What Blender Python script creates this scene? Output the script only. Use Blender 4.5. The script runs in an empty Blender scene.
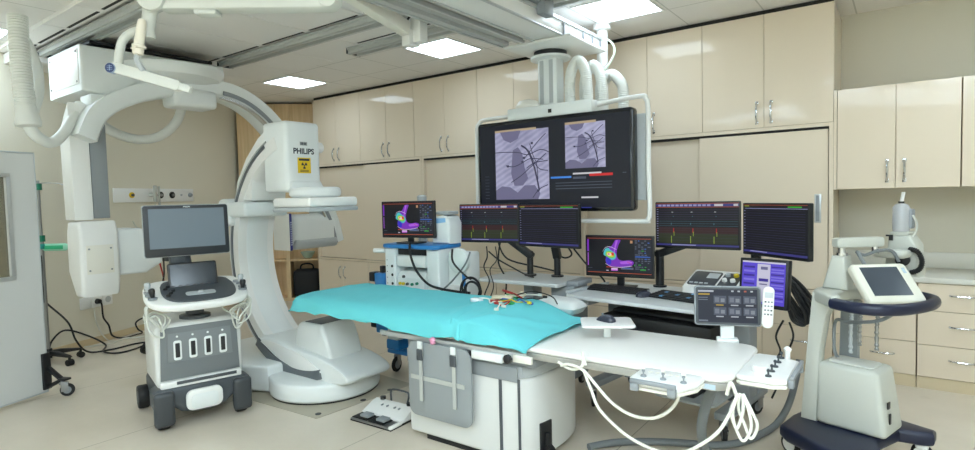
import bpy, bmesh, math, random
from mathutils import Vector, Matrix, noise
random.seed(7)
PI = math.pi
scene = bpy.context.scene
COL = scene.collection

# ------------------------------------------------------------------ materials
def lin(c):
    out = []
    for v in c:
        v = v / 255.0
        out.append(v / 12.92 if v <= 0.04045 else ((v + 0.055) / 1.055) ** 2.4)
    return (out[0], out[1], out[2], 1.0)

_M = {}
def mat(name, rgb, rough=0.5, metal=0.0, spec=0.5, noise_amt=0.0, nscale=8.0, bump=0.0, bscale=200.0, coat=0.0, alpha=1.0, trans=0.0, emit=0.0):
    if name in _M: return _M[name]
    m = bpy.data.materials.new(name); m.use_nodes = True
    nt = m.node_tree; b = nt.nodes['Principled BSDF']
    b.inputs['Base Color'].default_value = lin(rgb)
    b.inputs['Roughness'].default_value = rough
    b.inputs['Metallic'].default_value = metal
    b.inputs['Specular IOR Level'].default_value = spec
    if coat: b.inputs['Coat Weight'].default_value = coat; b.inputs['Coat Roughness'].default_value = 0.05
    if trans: b.inputs['Transmission Weight'].default_value = trans
    if alpha < 1: b.inputs['Alpha'].default_value = alpha
    if emit:
        b.inputs['Emission Color'].default_value = lin(rgb); b.inputs['Emission Strength'].default_value = emit
    if noise_amt or bump:
        tc = nt.nodes.new('ShaderNodeTexCoord')
    if noise_amt:
        n = nt.nodes.new('ShaderNodeTexNoise'); n.inputs['Scale'].default_value = nscale; n.inputs['Detail'].default_value = 4
        nt.links.new(tc.outputs['Object'], n.inputs['Vector'])
        mx = nt.nodes.new('ShaderNodeMix'); mx.data_type = 'RGBA'
        c = lin(rgb)
        mx.inputs[6].default_value = tuple(min(1, v * (1 - noise_amt)) for v in c[:3]) + (1,)
        mx.inputs[7].default_value = tuple(min(1, v * (1 + noise_amt)) for v in c[:3]) + (1,)
        nt.links.new(n.outputs['Fac'], mx.inputs[0]); nt.links.new(mx.outputs[2], b.inputs['Base Color'])
    if bump:
        n2 = nt.nodes.new('ShaderNodeTexNoise'); n2.inputs['Scale'].default_value = bscale
        nt.links.new(tc.outputs['Object'], n2.inputs['Vector'])
        bp = nt.nodes.new('ShaderNodeBump'); bp.inputs['Strength'].default_value = bump; bp.inputs['Distance'].default_value = 0.002
        nt.links.new(n2.outputs['Fac'], bp.inputs['Height']); nt.links.new(bp.outputs['Normal'], b.inputs['Normal'])
    _M[name] = m
    return m

def glow(name, rgb, strength=1.0, rough=0.35):
    if name in _M: return _M[name]
    m = bpy.data.materials.new(name); m.use_nodes = True
    b = m.node_tree.nodes['Principled BSDF']
    b.inputs['Base Color'].default_value = (0.01, 0.01, 0.012, 1); b.inputs['Roughness'].default_value = rough; b.inputs['Specular IOR Level'].default_value = 0.25
    b.inputs['Emission Color'].default_value = lin(rgb); b.inputs['Emission Strength'].default_value = strength
    _M[name] = m
    return m

PEDW = mat('white lacquered steel', (212, 213, 211), 0.35, noise_amt=0.012)
WHITE = mat('white enamel', (230, 230, 228), 0.35, noise_amt=0.012, nscale=5)
WHITE2 = mat('cool white plastic', (224, 228, 228), 0.4, noise_amt=0.015, nscale=4)
CREAMW = mat('cream white plastic', (228, 225, 215), 0.4, noise_amt=0.012)
OFFW = mat('off white hose rubber', (222, 224, 220), 0.5)
GREYL = mat('light grey plastic', (176, 181, 184), 0.45, noise_amt=0.015)
GREYM = mat('mid grey plastic', (138, 143, 147), 0.5, noise_amt=0.02)
GREYD = mat('charcoal plastic', (70, 75, 80), 0.45, noise_amt=0.03)
BLACK = mat('black plastic', (24, 25, 28), 0.4)
BLACKR = mat('black rubber', (20, 20, 21), 0.6)
RAILG = mat('brushed aluminium', (196, 199, 200), 0.35, 0.5, noise_amt=0.02)
RAILP = mat('painted rail grey', (180, 182, 180), 0.45, noise_amt=0.02)
CHROME = mat('chrome', (215, 217, 220), 0.12, 1.0)
DARKGAP = mat('dark gap', (34, 33, 31), 0.8)
NAVY = mat('navy blue plastic', (22, 29, 54), 0.35, noise_amt=0.03)
BLUE = mat('blue plastic', (46, 124, 190), 0.35, noise_amt=0.02)
BANDB = mat('deep blue band', (48, 52, 130), 0.4)
CABINET = mat('cream glossy laminate', (226, 212, 192), 0.07, spec=0.27, noise_amt=0.008, nscale=2)
CABEDGE = mat('cream edge band', (208, 192, 162), 0.4)
COUNTER = mat('pale stone worktop', (214, 213, 205), 0.3, noise_amt=0.02, nscale=40)
WOOD = None
WALL = mat('ivory wall paint', (220, 214, 197), 0.7, noise_amt=0.01, nscale=1.5, bump=0.05, bscale=60)
WALLG = mat('greenish ivory wall paint', (208, 204, 190), 0.7, noise_amt=0.01, nscale=1.5)
DRAPE = mat('turquoise cloth', (104, 200, 208), 0.75, spec=0.2, noise_amt=0.04, nscale=6, bump=0.15, bscale=350)
TABLEW = mat('white table top', (234, 232, 228), 0.3, noise_amt=0.01)
PADG = mat('grey vinyl pad', (140, 145, 147), 0.5, noise_amt=0.03, bump=0.1, bscale=250)
WEB = mat('grey webbing', (176, 178, 174), 0.7)
CABLEW = mat('white cable', (228, 228, 218), 0.45)
CABLEG = mat('grey cable', (112, 117, 120), 0.5)
CABLEB = mat('black cable', (22, 22, 24), 0.5)
GREEN = mat('green plastic', (26, 120, 92), 0.4)
TEAL = mat('pale green sleeve', (150, 214, 190), 0.4)
YELLOW = mat('yellow sticker', (226, 190, 30), 0.5)
YELP = mat('yellow plastic', (214, 190, 40), 0.5)
RED = mat('red plastic', (170, 40, 36), 0.5)
PINK = mat('pink plastic', (226, 150, 178), 0.5)
STEEL = mat('steel', (150, 152, 154), 0.3, 0.9)
SCREEN_OFF = mat('dark glass screen', (66, 74, 82), 0.12, spec=0.6)
SCREEN_OFF2 = mat('black glass screen', (26, 29, 34), 0.1, spec=0.6)
ARMW = mat('creamy white arm paint', (204, 205, 198), 0.4, noise_amt=0.01)
INK = mat('dark ink', (40, 44, 56), 0.6)

def wood_mat():
    m = bpy.data.materials.new('light maple veneer'); m.use_nodes = True
    nt = m.node_tree; b = nt.nodes['Principled BSDF']; b.inputs['Roughness'].default_value = 0.4
    tc = nt.nodes.new('ShaderNodeTexCoord'); mp = nt.nodes.new('ShaderNodeMapping'); mp.inputs['Scale'].default_value = (14, 14, 0.8)
    n = nt.nodes.new('ShaderNodeTexNoise'); n.inputs['Scale'].default_value = 2.0; n.inputs['Detail'].default_value = 5
    r = nt.nodes.new('ShaderNodeValToRGB')
    r.color_ramp.elements[0].position = 0.3; r.color_ramp.elements[0].color = lin((208, 178, 136))
    r.color_ramp.elements[1].position = 0.7; r.color_ramp.elements[1].color = lin((226, 200, 160))
    nt.links.new(tc.outputs['Object'], mp.inputs['Vector']); nt.links.new(mp.outputs[0], n.inputs['Vector'])
    nt.links.new(n.outputs['Fac'], r.inputs['Fac']); nt.links.new(r.outputs['Color'], b.inputs['Base Color'])
    return m
WOOD = wood_mat()

def grid_lines(nt, coord_sock, axis, origin, pitch, width):
    """1 on a seam line, else 0"""
    sep = nt.nodes.new('ShaderNodeSeparateXYZ'); nt.links.new(coord_sock, sep.inputs[0])
    a = nt.nodes.new('ShaderNodeMath'); a.operation = 'SUBTRACT'; a.inputs[1].default_value = origin - pitch / 2
    nt.links.new(sep.outputs[axis], a.inputs[0])
    w = nt.nodes.new('ShaderNodeMath'); w.operation = 'FLOORED_MODULO'; w.inputs[1].default_value = pitch
    nt.links.new(a.outputs[0], w.inputs[0])
    s = nt.nodes.new('ShaderNodeMath'); s.operation = 'SUBTRACT'; s.inputs[1].default_value = pitch / 2
    nt.links.new(w.outputs[0], s.inputs[0])
    ab = nt.nodes.new('ShaderNodeMath'); ab.operation = 'ABSOLUTE'; nt.links.new(s.outputs[0], ab.inputs[0])
    lt = nt.nodes.new('ShaderNodeMath'); lt.operation = 'LESS_THAN'; lt.inputs[1].default_value = width / 2
    nt.links.new(ab.outputs[0], lt.inputs[0])
    return lt.outputs[0]

def floor_mat():
    m = bpy.data.materials.new('beige vinyl sheet floor'); m.use_nodes = True
    nt = m.node_tree; b = nt.nodes['Principled BSDF']; b.inputs['Roughness'].default_value = 0.3
    b.inputs['Specular IOR Level'].default_value = 0.4
    tc = nt.nodes.new('ShaderNodeTexCoord')
    n = nt.nodes.new('ShaderNodeTexNoise'); n.inputs['Scale'].default_value = 1.3; n.inputs['Detail'].default_value = 6; n.inputs['Roughness'].default_value = 0.65
    nt.links.new(tc.outputs['Object'], n.inputs['Vector'])
    r = nt.nodes.new('ShaderNodeValToRGB')
    r.color_ramp.elements[0].position = 0.3; r.color_ramp.elements[0].color = lin((206, 195, 178))
    r.color_ramp.elements[1].position = 0.7; r.color_ramp.elements[1].color = lin((219, 208, 192))
    nt.links.new(n.outputs['Fac'], r.inputs['Fac'])
    # fine speckle
    n2 = nt.nodes.new('ShaderNodeTexNoise'); n2.inputs['Scale'].default_value = 60; nt.links.new(tc.outputs['Object'], n2.inputs['Vector'])
    mx = nt.nodes.new('ShaderNodeMix'); mx.data_type = 'RGBA'; mx.blend_type = 'MULTIPLY'; mx.inputs[0].default_value = 0.06
    nt.links.new(r.outputs['Color'], mx.inputs[6]); nt.links.new(n2.outputs['Color'], mx.inputs[7])
    ln = grid_lines(nt, tc.outputs['Object'], 0, -2.73, 1.38, 0.006)
    mx2 = nt.nodes.new('ShaderNodeMix'); mx2.data_type = 'RGBA'; mx2.inputs[7].default_value = lin((128, 116, 92))
    sc = nt.nodes.new('ShaderNodeMath'); sc.operation = 'MULTIPLY'; sc.inputs[1].default_value = 0.75
    sx = nt.nodes.new('ShaderNodeSeparateXYZ'); nt.links.new(tc.outputs['Object'], sx.inputs[0])
    lim = nt.nodes.new('ShaderNodeMath'); lim.operation = 'LESS_THAN'; lim.inputs[1].default_value = -0.7; nt.links.new(sx.outputs[0], lim.inputs[0])
    lm = nt.nodes.new('ShaderNodeMath'); lm.operation = 'MULTIPLY'; nt.links.new(ln, lm.inputs[0]); nt.links.new(lim.outputs[0], lm.inputs[1])
    nt.links.new(lm.outputs[0], sc.inputs[0]); nt.links.new(sc.outputs[0], mx2.inputs[0]); nt.links.new(mx.outputs[2], mx2.inputs[6])
    # scuff stains
    n3 = nt.nodes.new('ShaderNodeTexNoise'); n3.inputs['Scale'].default_value = 3.1; n3.inputs['Detail'].default_value = 8
    nt.links.new(tc.outputs['Object'], n3.inputs['Vector'])
    r3 = nt.nodes.new('ShaderNodeValToRGB'); r3.color_ramp.elements[0].position = 0.66; r3.color_ramp.elements[1].position = 0.8
    r3.color_ramp.elements[0].color = (0, 0, 0, 1); r3.color_ramp.elements[1].color = (0.3, 0.3, 0.3, 1)
    nt.links.new(n3.outputs['Fac'], r3.inputs['Fac'])
    mx3 = nt.nodes.new('ShaderNodeMix'); mx3.data_type = 'RGBA'; mx3.inputs[7].default_value = lin((150, 134, 104))
    nt.links.new(r3.outputs['Color'], mx3.inputs[0]); nt.links.new(mx2.outputs[2], mx3.inputs[6])
    nt.links.new(mx3.outputs[2], b.inputs['Base Color'])
    return m

def ceil_mat():
    m = bpy.data.materials.new('white ceiling tiles'); m.use_nodes = True
    nt = m.node_tree; b = nt.nodes['Principled BSDF']; b.inputs['Roughness'].default_value = 0.8
    tc = nt.nodes.new('ShaderNodeTexCoord')
    lx = grid_lines(nt, tc.outputs['Object'], 0, -1.578, 0.6142, 0.012)
    ly = grid_lines(nt, tc.outputs['Object'], 1, 4.722, 0.6142, 0.012)
    mxm = nt.nodes.new('ShaderNodeMath'); mxm.operation = 'MAXIMUM'; nt.links.new(lx, mxm.inputs[0]); nt.links.new(ly, mxm.inputs[1])
    n = nt.nodes.new('ShaderNodeTexNoise'); n.inputs['Scale'].default_value = 90; nt.links.new(tc.outputs['Object'], n.inputs['Vector'])
    r = nt.nodes.new('ShaderNodeValToRGB'); r.color_ramp.elements[0].color = lin((226, 224, 222)); r.color_ramp.elements[1].color = lin((236, 234, 232))
    nt.links.new(n.outputs['Fac'], r.inputs['Fac'])
    mx = nt.nodes.new('ShaderNodeMix'); mx.data_type = 'RGBA'; mx.inputs[7].default_value = lin((196, 195, 192))
    nt.links.new(mxm.outputs[0], mx.inputs[0]); nt.links.new(r.outputs['Color'], mx.inputs[6]); nt.links.new(mx.outputs[2], b.inputs['Base Color'])
    return m

# ------------------------------------------------------------------ mesh builder
class MB:
    def __init__(self, M=None):
        self.v = []; self.f = []; self.mi = []; self.sm = []
        self.M = M or Matrix.Identity(4)
    def add(self, vs, fs, m=0, smooth=True):
        o = len(self.v)
        for p in vs: self.v.append(self.M @ Vector(p))
        for q in fs:
            self.f.append([o + i for i in q]); self.mi.append(m); self.sm.append(smooth)
        return self
    def frombm(self, bm, m=0, T=None):
        bm.verts.ensure_lookup_table(); bm.verts.index_update()
        vs = [(T @ v.co if T else v.co.copy()) for v in bm.verts]
        fs = [[v.index for v in f.verts] for f in bm.faces]
        bm.free()
        return self.add(vs, fs, m)
    def box(self, a, b, r=0.0, m=0, seg=2, T=None):
        bm = bmesh.new(); bmesh.ops.create_cube(bm, size=1)
        s = [abs(b[i] - a[i]) for i in range(3)]; c = [(a[i] + b[i]) / 2 for i in range(3)]
        for v in bm.verts: v.co = Vector((v.co.x * s[0] + c[0], v.co.y * s[1] + c[1], v.co.z * s[2] + c[2]))
        r = min(r, min(s) * 0.49)
        if r > 0: bmesh.ops.bevel(bm, geom=bm.edges[:], offset=r, segments=seg, affect='EDGES', profile=0.5)
        return self.frombm(bm, m, T)
    def prism(self, poly, axis, d0, d1, r=0.0, m=0, seg=2, T=None):
        """poly: 2-D outline; axis 'x' -> (y,z), 'y' -> (x,z), 'z' -> (x,y)"""
        def P(p, d):
            if axis == 'x': return (d, p[0], p[1])
            if axis == 'y': return (p[0], d, p[1])
            return (p[0], p[1], d)
        bm = bmesh.new()
        A = [bm.verts.new(P(p, d0)) for p in poly]; B = [bm.verts.new(P(p, d1)) for p in poly]
        n = len(poly)
        fa = bm.faces.new(A); fb = bm.faces.new(B)
        for i in range(n): bm.faces.new((A[i], A[(i + 1) % n], B[(i + 1) % n], B[i]))
        bmesh.ops.recalc_face_normals(bm, faces=bm.faces[:])
        if r > 0:
            es = list(set(list(fa.edges) + list(fb.edges)))
            bmesh.ops.bevel(bm, geom=es, offset=r, segments=seg, affect='EDGES', profile=0.5)
        return self.frombm(bm, m, T)
    def cyl(self, p0, p1, r0, r1=None, n=24, m=0, cap=True):
        p0 = Vector(p0); p1 = Vector(p1); r1 = r0 if r1 is None else r1
        d = (p1 - p0).normalized(); u = d.orthogonal().normalized(); w = d.cross(u)
        vs = []; fs = []
        for (p, r) in ((p0, r0), (p1, r1)):
            for i in range(n):
                a = 2 * PI * i / n; vs.append(p + u * (r * math.cos(a)) + w * (r * math.sin(a)))
        for i in range(n): fs.append((i, (i + 1) % n, n + (i + 1) % n, n + i))
        if cap: fs.append(tuple(range(n - 1, -1, -1))); fs.append(tuple(range(n, 2 * n)))
        return self.add(vs, fs, m)
    def lathe(self, prof, base, d=(0, 0, 1), n=28, m=0):
        """prof: [(radius, height)] along d from base"""
        base = Vector(base); d = Vector(d).normalized(); u = d.orthogonal().normalized(); w = d.cross(u)
        vs = []; fs = []
        for (r, h) in prof:
            for i in range(n):
                a = 2 * PI * i / n; vs.append(base + d * h + u * (r * math.cos(a)) + w * (r * math.sin(a)))
        for k in range(len(prof) - 1):
            for i in range(n):
                fs.append((k * n + i, k * n + (i + 1) % n, (k + 1) * n + (i + 1) % n, (k + 1) * n + i))
        fs.append(tuple(range(n - 1, -1, -1))); L = (len(prof) - 1) * n; fs.append(tuple(range(L, L + n)))
        return self.add(vs, fs, m)
    def loft(self, poly, sections, m=0):
        """poly: (x, z) outline; sections: [(y, scale)] blended along y about the outline's centre"""
        cx = sum(p[0] for p in poly) / len(poly); cz = sum(p[1] for p in poly) / len(poly); n = len(poly)
        hx = max(abs(p[0] - cx) for p in poly); hz = max(abs(p[1] - cz) for p in poly)
        vs = []; fs = []
        for (y, d) in sections:
            for p in poly: vs.append((cx + (p[0] - cx) * (1 - d / hx), y, cz + (p[1] - cz) * (1 - d / hz)))
        for k in range(len(sections) - 1):
            for i in range(n): fs.append((k * n + i, k * n + (i + 1) % n, (k + 1) * n + (i + 1) % n, (k + 1) * n + i))
        fs.append(tuple(range(n - 1, -1, -1))); L = (len(sections) - 1) * n; fs.append(tuple(range(L, L + n)))
        return self.add(vs, fs, m)
    def tube(self, pts, r, n=8, sub=6, m=0, radii=None):
        P = spline(pts, sub); k = len(P)
        vs = []; fs = []
        t0 = (P[1] - P[0]).normalized(); u = t0.orthogonal().normalized()
        for i in range(k):
            t = (P[min(i + 1, k - 1)] - P[max(i - 1, 0)]).normalized()
            u = (u - t * u.dot(t))
            u = u.normalized() if u.length > 1e-6 else t.orthogonal().normalized()
            w = t.cross(u)
            rr = radii(i / (k - 1)) if radii else r
            for j in range(n):
                a = 2 * PI * j / n; vs.append(P[i] + u * (rr * math.cos(a)) + w * (rr * math.sin(a)))
        for i in range(k - 1):
            for j in range(n): fs.append((i * n + j, i * n + (j + 1) % n, (i + 1) * n + (j + 1) % n, (i + 1) * n + j))
        fs.append(tuple(range(n - 1, -1, -1))); fs.append(tuple(range((k - 1) * n, k * n)))
        return self.add(vs, fs, m)
    def sweep(self, path, prof, side, m=0, closed=False):
        """path: 3-D points in a plane with normal `side`; prof: [(outward, sideways)] closed outline"""
        P = [Vector(p) for p in path]; k = len(P); s = Vector(side).normalized(); n = len(prof)
        vs = []; fs = []
        for i in range(k):
            t = (P[min(i + 1, k - 1)] - P[max(i - 1, 0)]).normalized(); o = t.cross(s).normalized()
            for (a, b) in prof: vs.append(P[i] + o * a + s * b)
        for i in range(k - 1):
            for j in range(n): fs.append((i * n + j, i * n + (j + 1) % n, (i + 1) * n + (j + 1) % n, (i + 1) * n + j))
        fs.append(tuple(range(n - 1, -1, -1))); fs.append(tuple(range((k - 1) * n, k * n)))
        return self.add(vs, fs, m)
    def quad(self, a, b, c, d, m=0): return self.add([a, b, c, d], [(0, 1, 2, 3)], m, False)
    def build(self, name, mats, parent=None, label=None, kind=None, loc=None, smooth_angle=35):
        me = bpy.data.meshes.new(name)
        me.from_pydata([tuple(p) for p in self.v], [], self.f)
        if not isinstance(mats, (list, tuple)): mats = [mats]
        for x in mats: me.materials.append(x)
        for p, i in zip(me.polygons, self.mi): p.material_index = min(i, len(mats) - 1)
        bm = bmesh.new(); bm.from_mesh(me); bmesh.ops.recalc_face_normals(bm, faces=bm.faces[:]); bm.to_mesh(me); bm.free()
        for p in me.polygons: p.use_smooth = True
        me.set_sharp_from_angle(angle=math.radians(smooth_angle))
        me.update()
        o = bpy.data.objects.new(name, me); COL.objects.link(o)
        if parent: o.parent = parent
        if label: o['label'] = label
        if kind: o['kind'] = kind
        if loc: o.location = loc
        return o

def spline(pts, sub=6):
    P = [Vector(p) for p in pts]
    if len(P) < 3 or sub <= 1: return P
    out = []
    for i in range(len(P) - 1):
        p0 = P[max(i - 1, 0)]; p1 = P[i]; p2 = P[i + 1]; p3 = P[min(i + 2, len(P) - 1)]
        for k in range(sub):
            t = k / sub
            out.append(0.5 * ((2 * p1) + (p2 - p0) * t + (2 * p0 - 5 * p1 + 4 * p2 - p3) * t * t + (3 * p1 - p0 - 3 * p2 + p3) * t ** 3))
    out.append(P[-1]); return out

def rrect(x0, y0, x1, y1, r, n=5):
    pts = []
    for (cx, cy, a0) in ((x1 - r, y1 - r, 0), (x0 + r, y1 - r, 90), (x0 + r, y0 + r, 180), (x1 - r, y0 + r, 270)):
        for i in range(n + 1):
            a = math.radians(a0 + 90 * i / n); pts.append((cx + r * math.cos(a), cy + r * math.sin(a)))
    return pts

def ellipse(cx, cy, a, b, n=24): return [(cx + a * math.cos(2 * PI * i / n), cy + b * math.sin(2 * PI * i / n)) for i in range(n)]

def tag(o, label, cat, group=None, kind=None):
    o['label'] = label; o['category'] = cat
    if group: o['group'] = group
    if kind: o['kind'] = kind
    return o

def thing(name, label, cat, loc=(0, 0, 0), rz=0.0, group=None):
    o = bpy.data.objects.new(name, None); o.empty_display_size = 0.1; COL.objects.link(o)
    o.location = loc; o.rotation_euler = (0, 0, math.radians(rz))
    return tag(o, label, cat, group)

def struct(o): o['kind'] = 'structure'; return o

def copy_tree(src, loc, rz=None, label=None):
    def cp(o, par):
        c = o.copy(); COL.objects.link(c)
        if par: c.parent = par
        for ch in [x for x in bpy.data.objects if x.parent == o]: cp(ch, c)
        return c
    r = cp(src, None); r.location = loc
    if rz is not None: r.rotation_euler = (0, 0, math.radians(rz))
    if label: r['label'] = label
    return r

def text_mesh(mb, s, size, T, m=0, bold=0.0, align='CENTER', depth=0.0006):
    cu = bpy.data.curves.new('lettering', 'FONT'); cu.body = s; cu.size = size; cu.align_x = align; cu.align_y = 'CENTER'; cu.extrude = depth; cu.offset = bold; cu.resolution_u = 3
    ob = bpy.data.objects.new('lettering', cu); COL.objects.link(ob)
    dg = bpy.context.evaluated_depsgraph_get(); me = bpy.data.meshes.new_from_object(ob.evaluated_get(dg))
    mb.add([T @ v.co for v in me.vertices], [list(p.vertices) for p in me.polygons], m, False)
    bpy.data.objects.remove(ob); bpy.data.curves.remove(cu); bpy.data.meshes.remove(me)
    return mb

def frame(origin, right, up):
    r = Vector(right).normalized(); u = Vector(up).normalized(); n = r.cross(u)
    M = Matrix.Identity(4)
    for i in range(3): M[i][0] = r[i]; M[i][1] = u[i]; M[i][2] = n[i]; M[i][3] = origin[i]
    return M

# ================================================================== SETTING
CEIL = 3.0
def wl(y): return -7.152 - 0.4134 * (y - 2.437)
b = MB(); b.box((-9.2, -3.2, -0.1), (2.9, 6.1, 0.0)); struct(b.build('floor', floor_mat()))
b = MB(); b.box((-9.2, -3.2, CEIL), (2.9, 6.1, CEIL + 0.1)); struct(b.build('ceiling', ceil_mat()))
b = MB(); b.prism([(wl(-3.2), -3.2), (wl(6.1), 6.1), (wl(6.1) - 0.15, 6.1), (wl(-3.2) - 0.15, -3.2)], 'z', 0, CEIL); struct(b.build('wall_left', WALL))
b = MB(); b.box((-9.2, 5.92, 0), (2.9, 6.07, CEIL)); struct(b.build('wall_back', WALLG))
b = MB(); b.box((2.6, -3.2, 0), (2.75, 5.92, CEIL)); struct(b.build('wall_right', WALLG))
b = MB(); b.box((-5.2, -3.2, 0), (2.6, -3.05, CEIL)); struct(b.build('wall_front', WALL))
# skirting along the left wall
b = MB(); b.prism([(wl(-3.0), -3.0), (wl(4.6), 4.6), (wl(4.6) + 0.018, 4.6), (wl(-3.0) + 0.018, -3.0)], 'z', 0, 0.075, 0.004)
struct(b.build('baseboard_left', mat('beige skirting', (206, 186, 150), 0.45)))
# white ceiling boards between the rails (seams left open) and the dark slots beside the rails
b = MB()
p = 0.695; x0 = -6.95
for (ya, yb) in ((1.64, 1.84), (2.06, 3.14), (3.36, 3.95)):
    k = 0
    while x0 + (k + 1) * p < 2.5:
        b.box((x0 + k * p + 0.006, ya, CEIL - 0.035), (x0 + (k + 1) * p - 0.006, yb, CEIL), 0.003, seg=1); k += 1
struct(b.build('trim_1', mat('white ceiling board', (232, 230, 228), 0.6)))
b = MB()
for yy in (1.80, 2.085, 3.11, 3.645):
    k = 0
    while x0 + (k + 1) * p < 2.4:
        if yy > 3.5 and x0 + k * p < -4.2: k += 1; continue
        b.box((x0 + k * p + 0.04, yy - 0.011, CEIL - 0.0375), (x0 + (k + 1) * p - 0.04, yy + 0.011, CEIL - 0.0352)); k += 1
struct(b.build('trim_2', DARKGAP))
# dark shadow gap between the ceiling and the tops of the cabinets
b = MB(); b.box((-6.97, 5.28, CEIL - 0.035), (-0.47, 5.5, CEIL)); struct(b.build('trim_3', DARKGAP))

# ---- ceiling light panels
LIGHTM = glow('light panel diffuser', (220, 241, 255), 21.5)
LFRAME = mat('white light frame', (232, 232, 230), 0.5)
LIGHTF = glow('far light panel diffuser', (224, 243, 255), 12.0)
def light_panel(x, y, label):
    t = thing('ceiling_light', label, 'ceiling light', (x, y, CEIL), 0, 'square ceiling light panels')
    f = MB(); s = 0.285; w = 0.018
    for (a, c) in (((-s, -s), (s, -s + w)), ((-s, s - w), (s, s)), ((-s, -s + w), (-s + w, s - w)), ((s - w, -s + w), (s, s - w))):
        f.box((a[0], a[1], -0.012), (c[0], c[1], 0.0))
    f.build('light_frame', LFRAME, t)
    d = MB(); d.box((-s + w, -s + w, -0.007), (s - w, s - w, -0.001)); d.build('diffuser', LIGHTF if y > 4 else LIGHTM, t)
LP = [(-6.185, 4.415, 'square ceiling light panel at the far left, in front of the cabinet corner'),
      (-3.735, 4.415, 'square ceiling light panel behind the white hanging block, middle of the far row'),
      (-1.885, 4.415, 'square ceiling light panel above the white pipe by the screen column'),
      (0.57, 4.415, 'square ceiling light panel over the right-hand drawers, beyond the top right picture corner'),
      (-6.33, 1.30, 'square ceiling light panel cut by the left picture edge beside the ribbed hose')]
NEAR_FILL = 'added square ceiling fill panel near the camera, above and behind the picture'  # unseen panels added to brighten front and right-facing sides and the floor
for yy, xs in ((0.05, (-0.655, 0.57, 1.8)), (-0.575, (-0.04, 1.19)), (-1.8, (-2.5, -0.04, 1.19)), (-1.2, (-1.885, -0.655, 0.57, 1.8)), (-2.4, (-4.35, -3.11, -1.885, 0.57, 1.8)), (1.32, (-0.655, 0.57, 1.8)), (2.57, (-0.655, 0.57, 1.8)), (4.415, (1.8,))):
    for xx in xs: LP.append((xx, yy, NEAR_FILL))
for q in LP: light_panel(*q)

# ================================================================== CABINETS ALONG THE BACK WALL
YF = 5.256          # plane of the doors
def bow_handle(mb, x, z0, z1, y, m=0):
    mb.tube([(x, y, z0), (x, y - 0.012, z0 + 0.008), (x, y - 0.03, z0 + 0.04), (x, y - 0.034, (z0 + z1) / 2), (x, y - 0.03, z1 - 0.04), (x, y - 0.012, z1 - 0.008), (x, y, z1)], 0.0085, 8, 4, m)
    mb.box((x - 0.012, y - 0.006, z0 - 0.014), (x + 0.012, y, z0 + 0.016), 0.003, m); mb.box((x - 0.012, y - 0.006, z1 - 0.016), (x + 0.012, y, z1 + 0.014), 0.003, m)
def bar_handle(mb, x, z, y, w=0.15, m=0):
    mb.tube([(x - w / 2, y, z), (x - w / 2 + 0.006, y - 0.014, z), (x - w / 2 + 0.035, y - 0.028, z), (x, y - 0.031, z), (x + w / 2 - 0.035, y - 0.028, z), (x + w / 2 - 0.006, y - 0.014, z), (x + w / 2, y, z)], 0.0075, 8, 4, m)

def door_cab(name, label, cat, x0, x1, z0, z1, splits, handles, group, depth=0.66, hz=None, yf=YF, side_r=False):
    t = thing(name, label, cat, ((x0 + x1) / 2, yf, z0), 0, group)
    cx = (x0 + x1) / 2
    g = MB(); g.box((x0 - cx, 0.02, 0), (x1 - cx, depth, z1 - z0), 0.002, seg=1); g.build('cabinet_body', CABINET if side_r else CABEDGE, t)
    xs = [x0] + splits + [x1]
    for i in range(len(xs) - 1):
        d = MB(); d.box((xs[i] - cx + 0.002, 0, 0.003), (xs[i + 1] - cx - 0.002, 0.0185, z1 - z0 - 0.003), 0.0015, seg=1); dd = d.build('door', CABINET, t)
        for (hx, di) in handles:
            if di == i:
                h = MB(); bow_handle(h, hx - cx, hz[0] - z0, hz[1] - z0, -0.0005); h.build('handle', CHROME, dd)
    return t

seam = [-6.975 + 0.50135 * k for k in range(14)]
names = ['leftmost overhead cream cabinet, next to the maple corner unit', 'overhead cream cabinet above the gap between detector and mapping monitor, second from left',
         'overhead cream cabinet just left of the big hanging screen', 'overhead cream cabinet behind the left part of the hanging screen handle frame',
         'overhead cream cabinet hidden mostly behind the screen column and white hoses', 'narrow single-door overhead cream cabinet just right of the hanging screen',
         'rightmost overhead cream cabinet, with its exposed side panel']
pairs = [(0, 1, 2), (2, 3, 4), (4, 5, 6), (6, 7, 8), (8, 9, 10), (10, None, 11), (11, 12, 13)]
for nm, (a, m_, c) in zip(names, pairs):
    x0_, x1_ = seam[a], seam[c]
    if m_ is None:
        door_cab('overhead_cabinet', nm, 'cabinet', x0_, x1_, 2.025, 2.965, [], [(x0_ + 0.06, 0)], 'overhead cabinets under the ceiling', hz=(2.07, 2.235))
    else:
        s = seam[m_]
        door_cab('overhead_cabinet', nm, 'cabinet', x0_, x1_, 2.025, 2.965, [s], [(s - 0.055, 0), (s + 0.055, 1)], 'overhead cabinets under the ceiling', hz=(2.07, 2.235), side_r=(c == 13))

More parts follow.
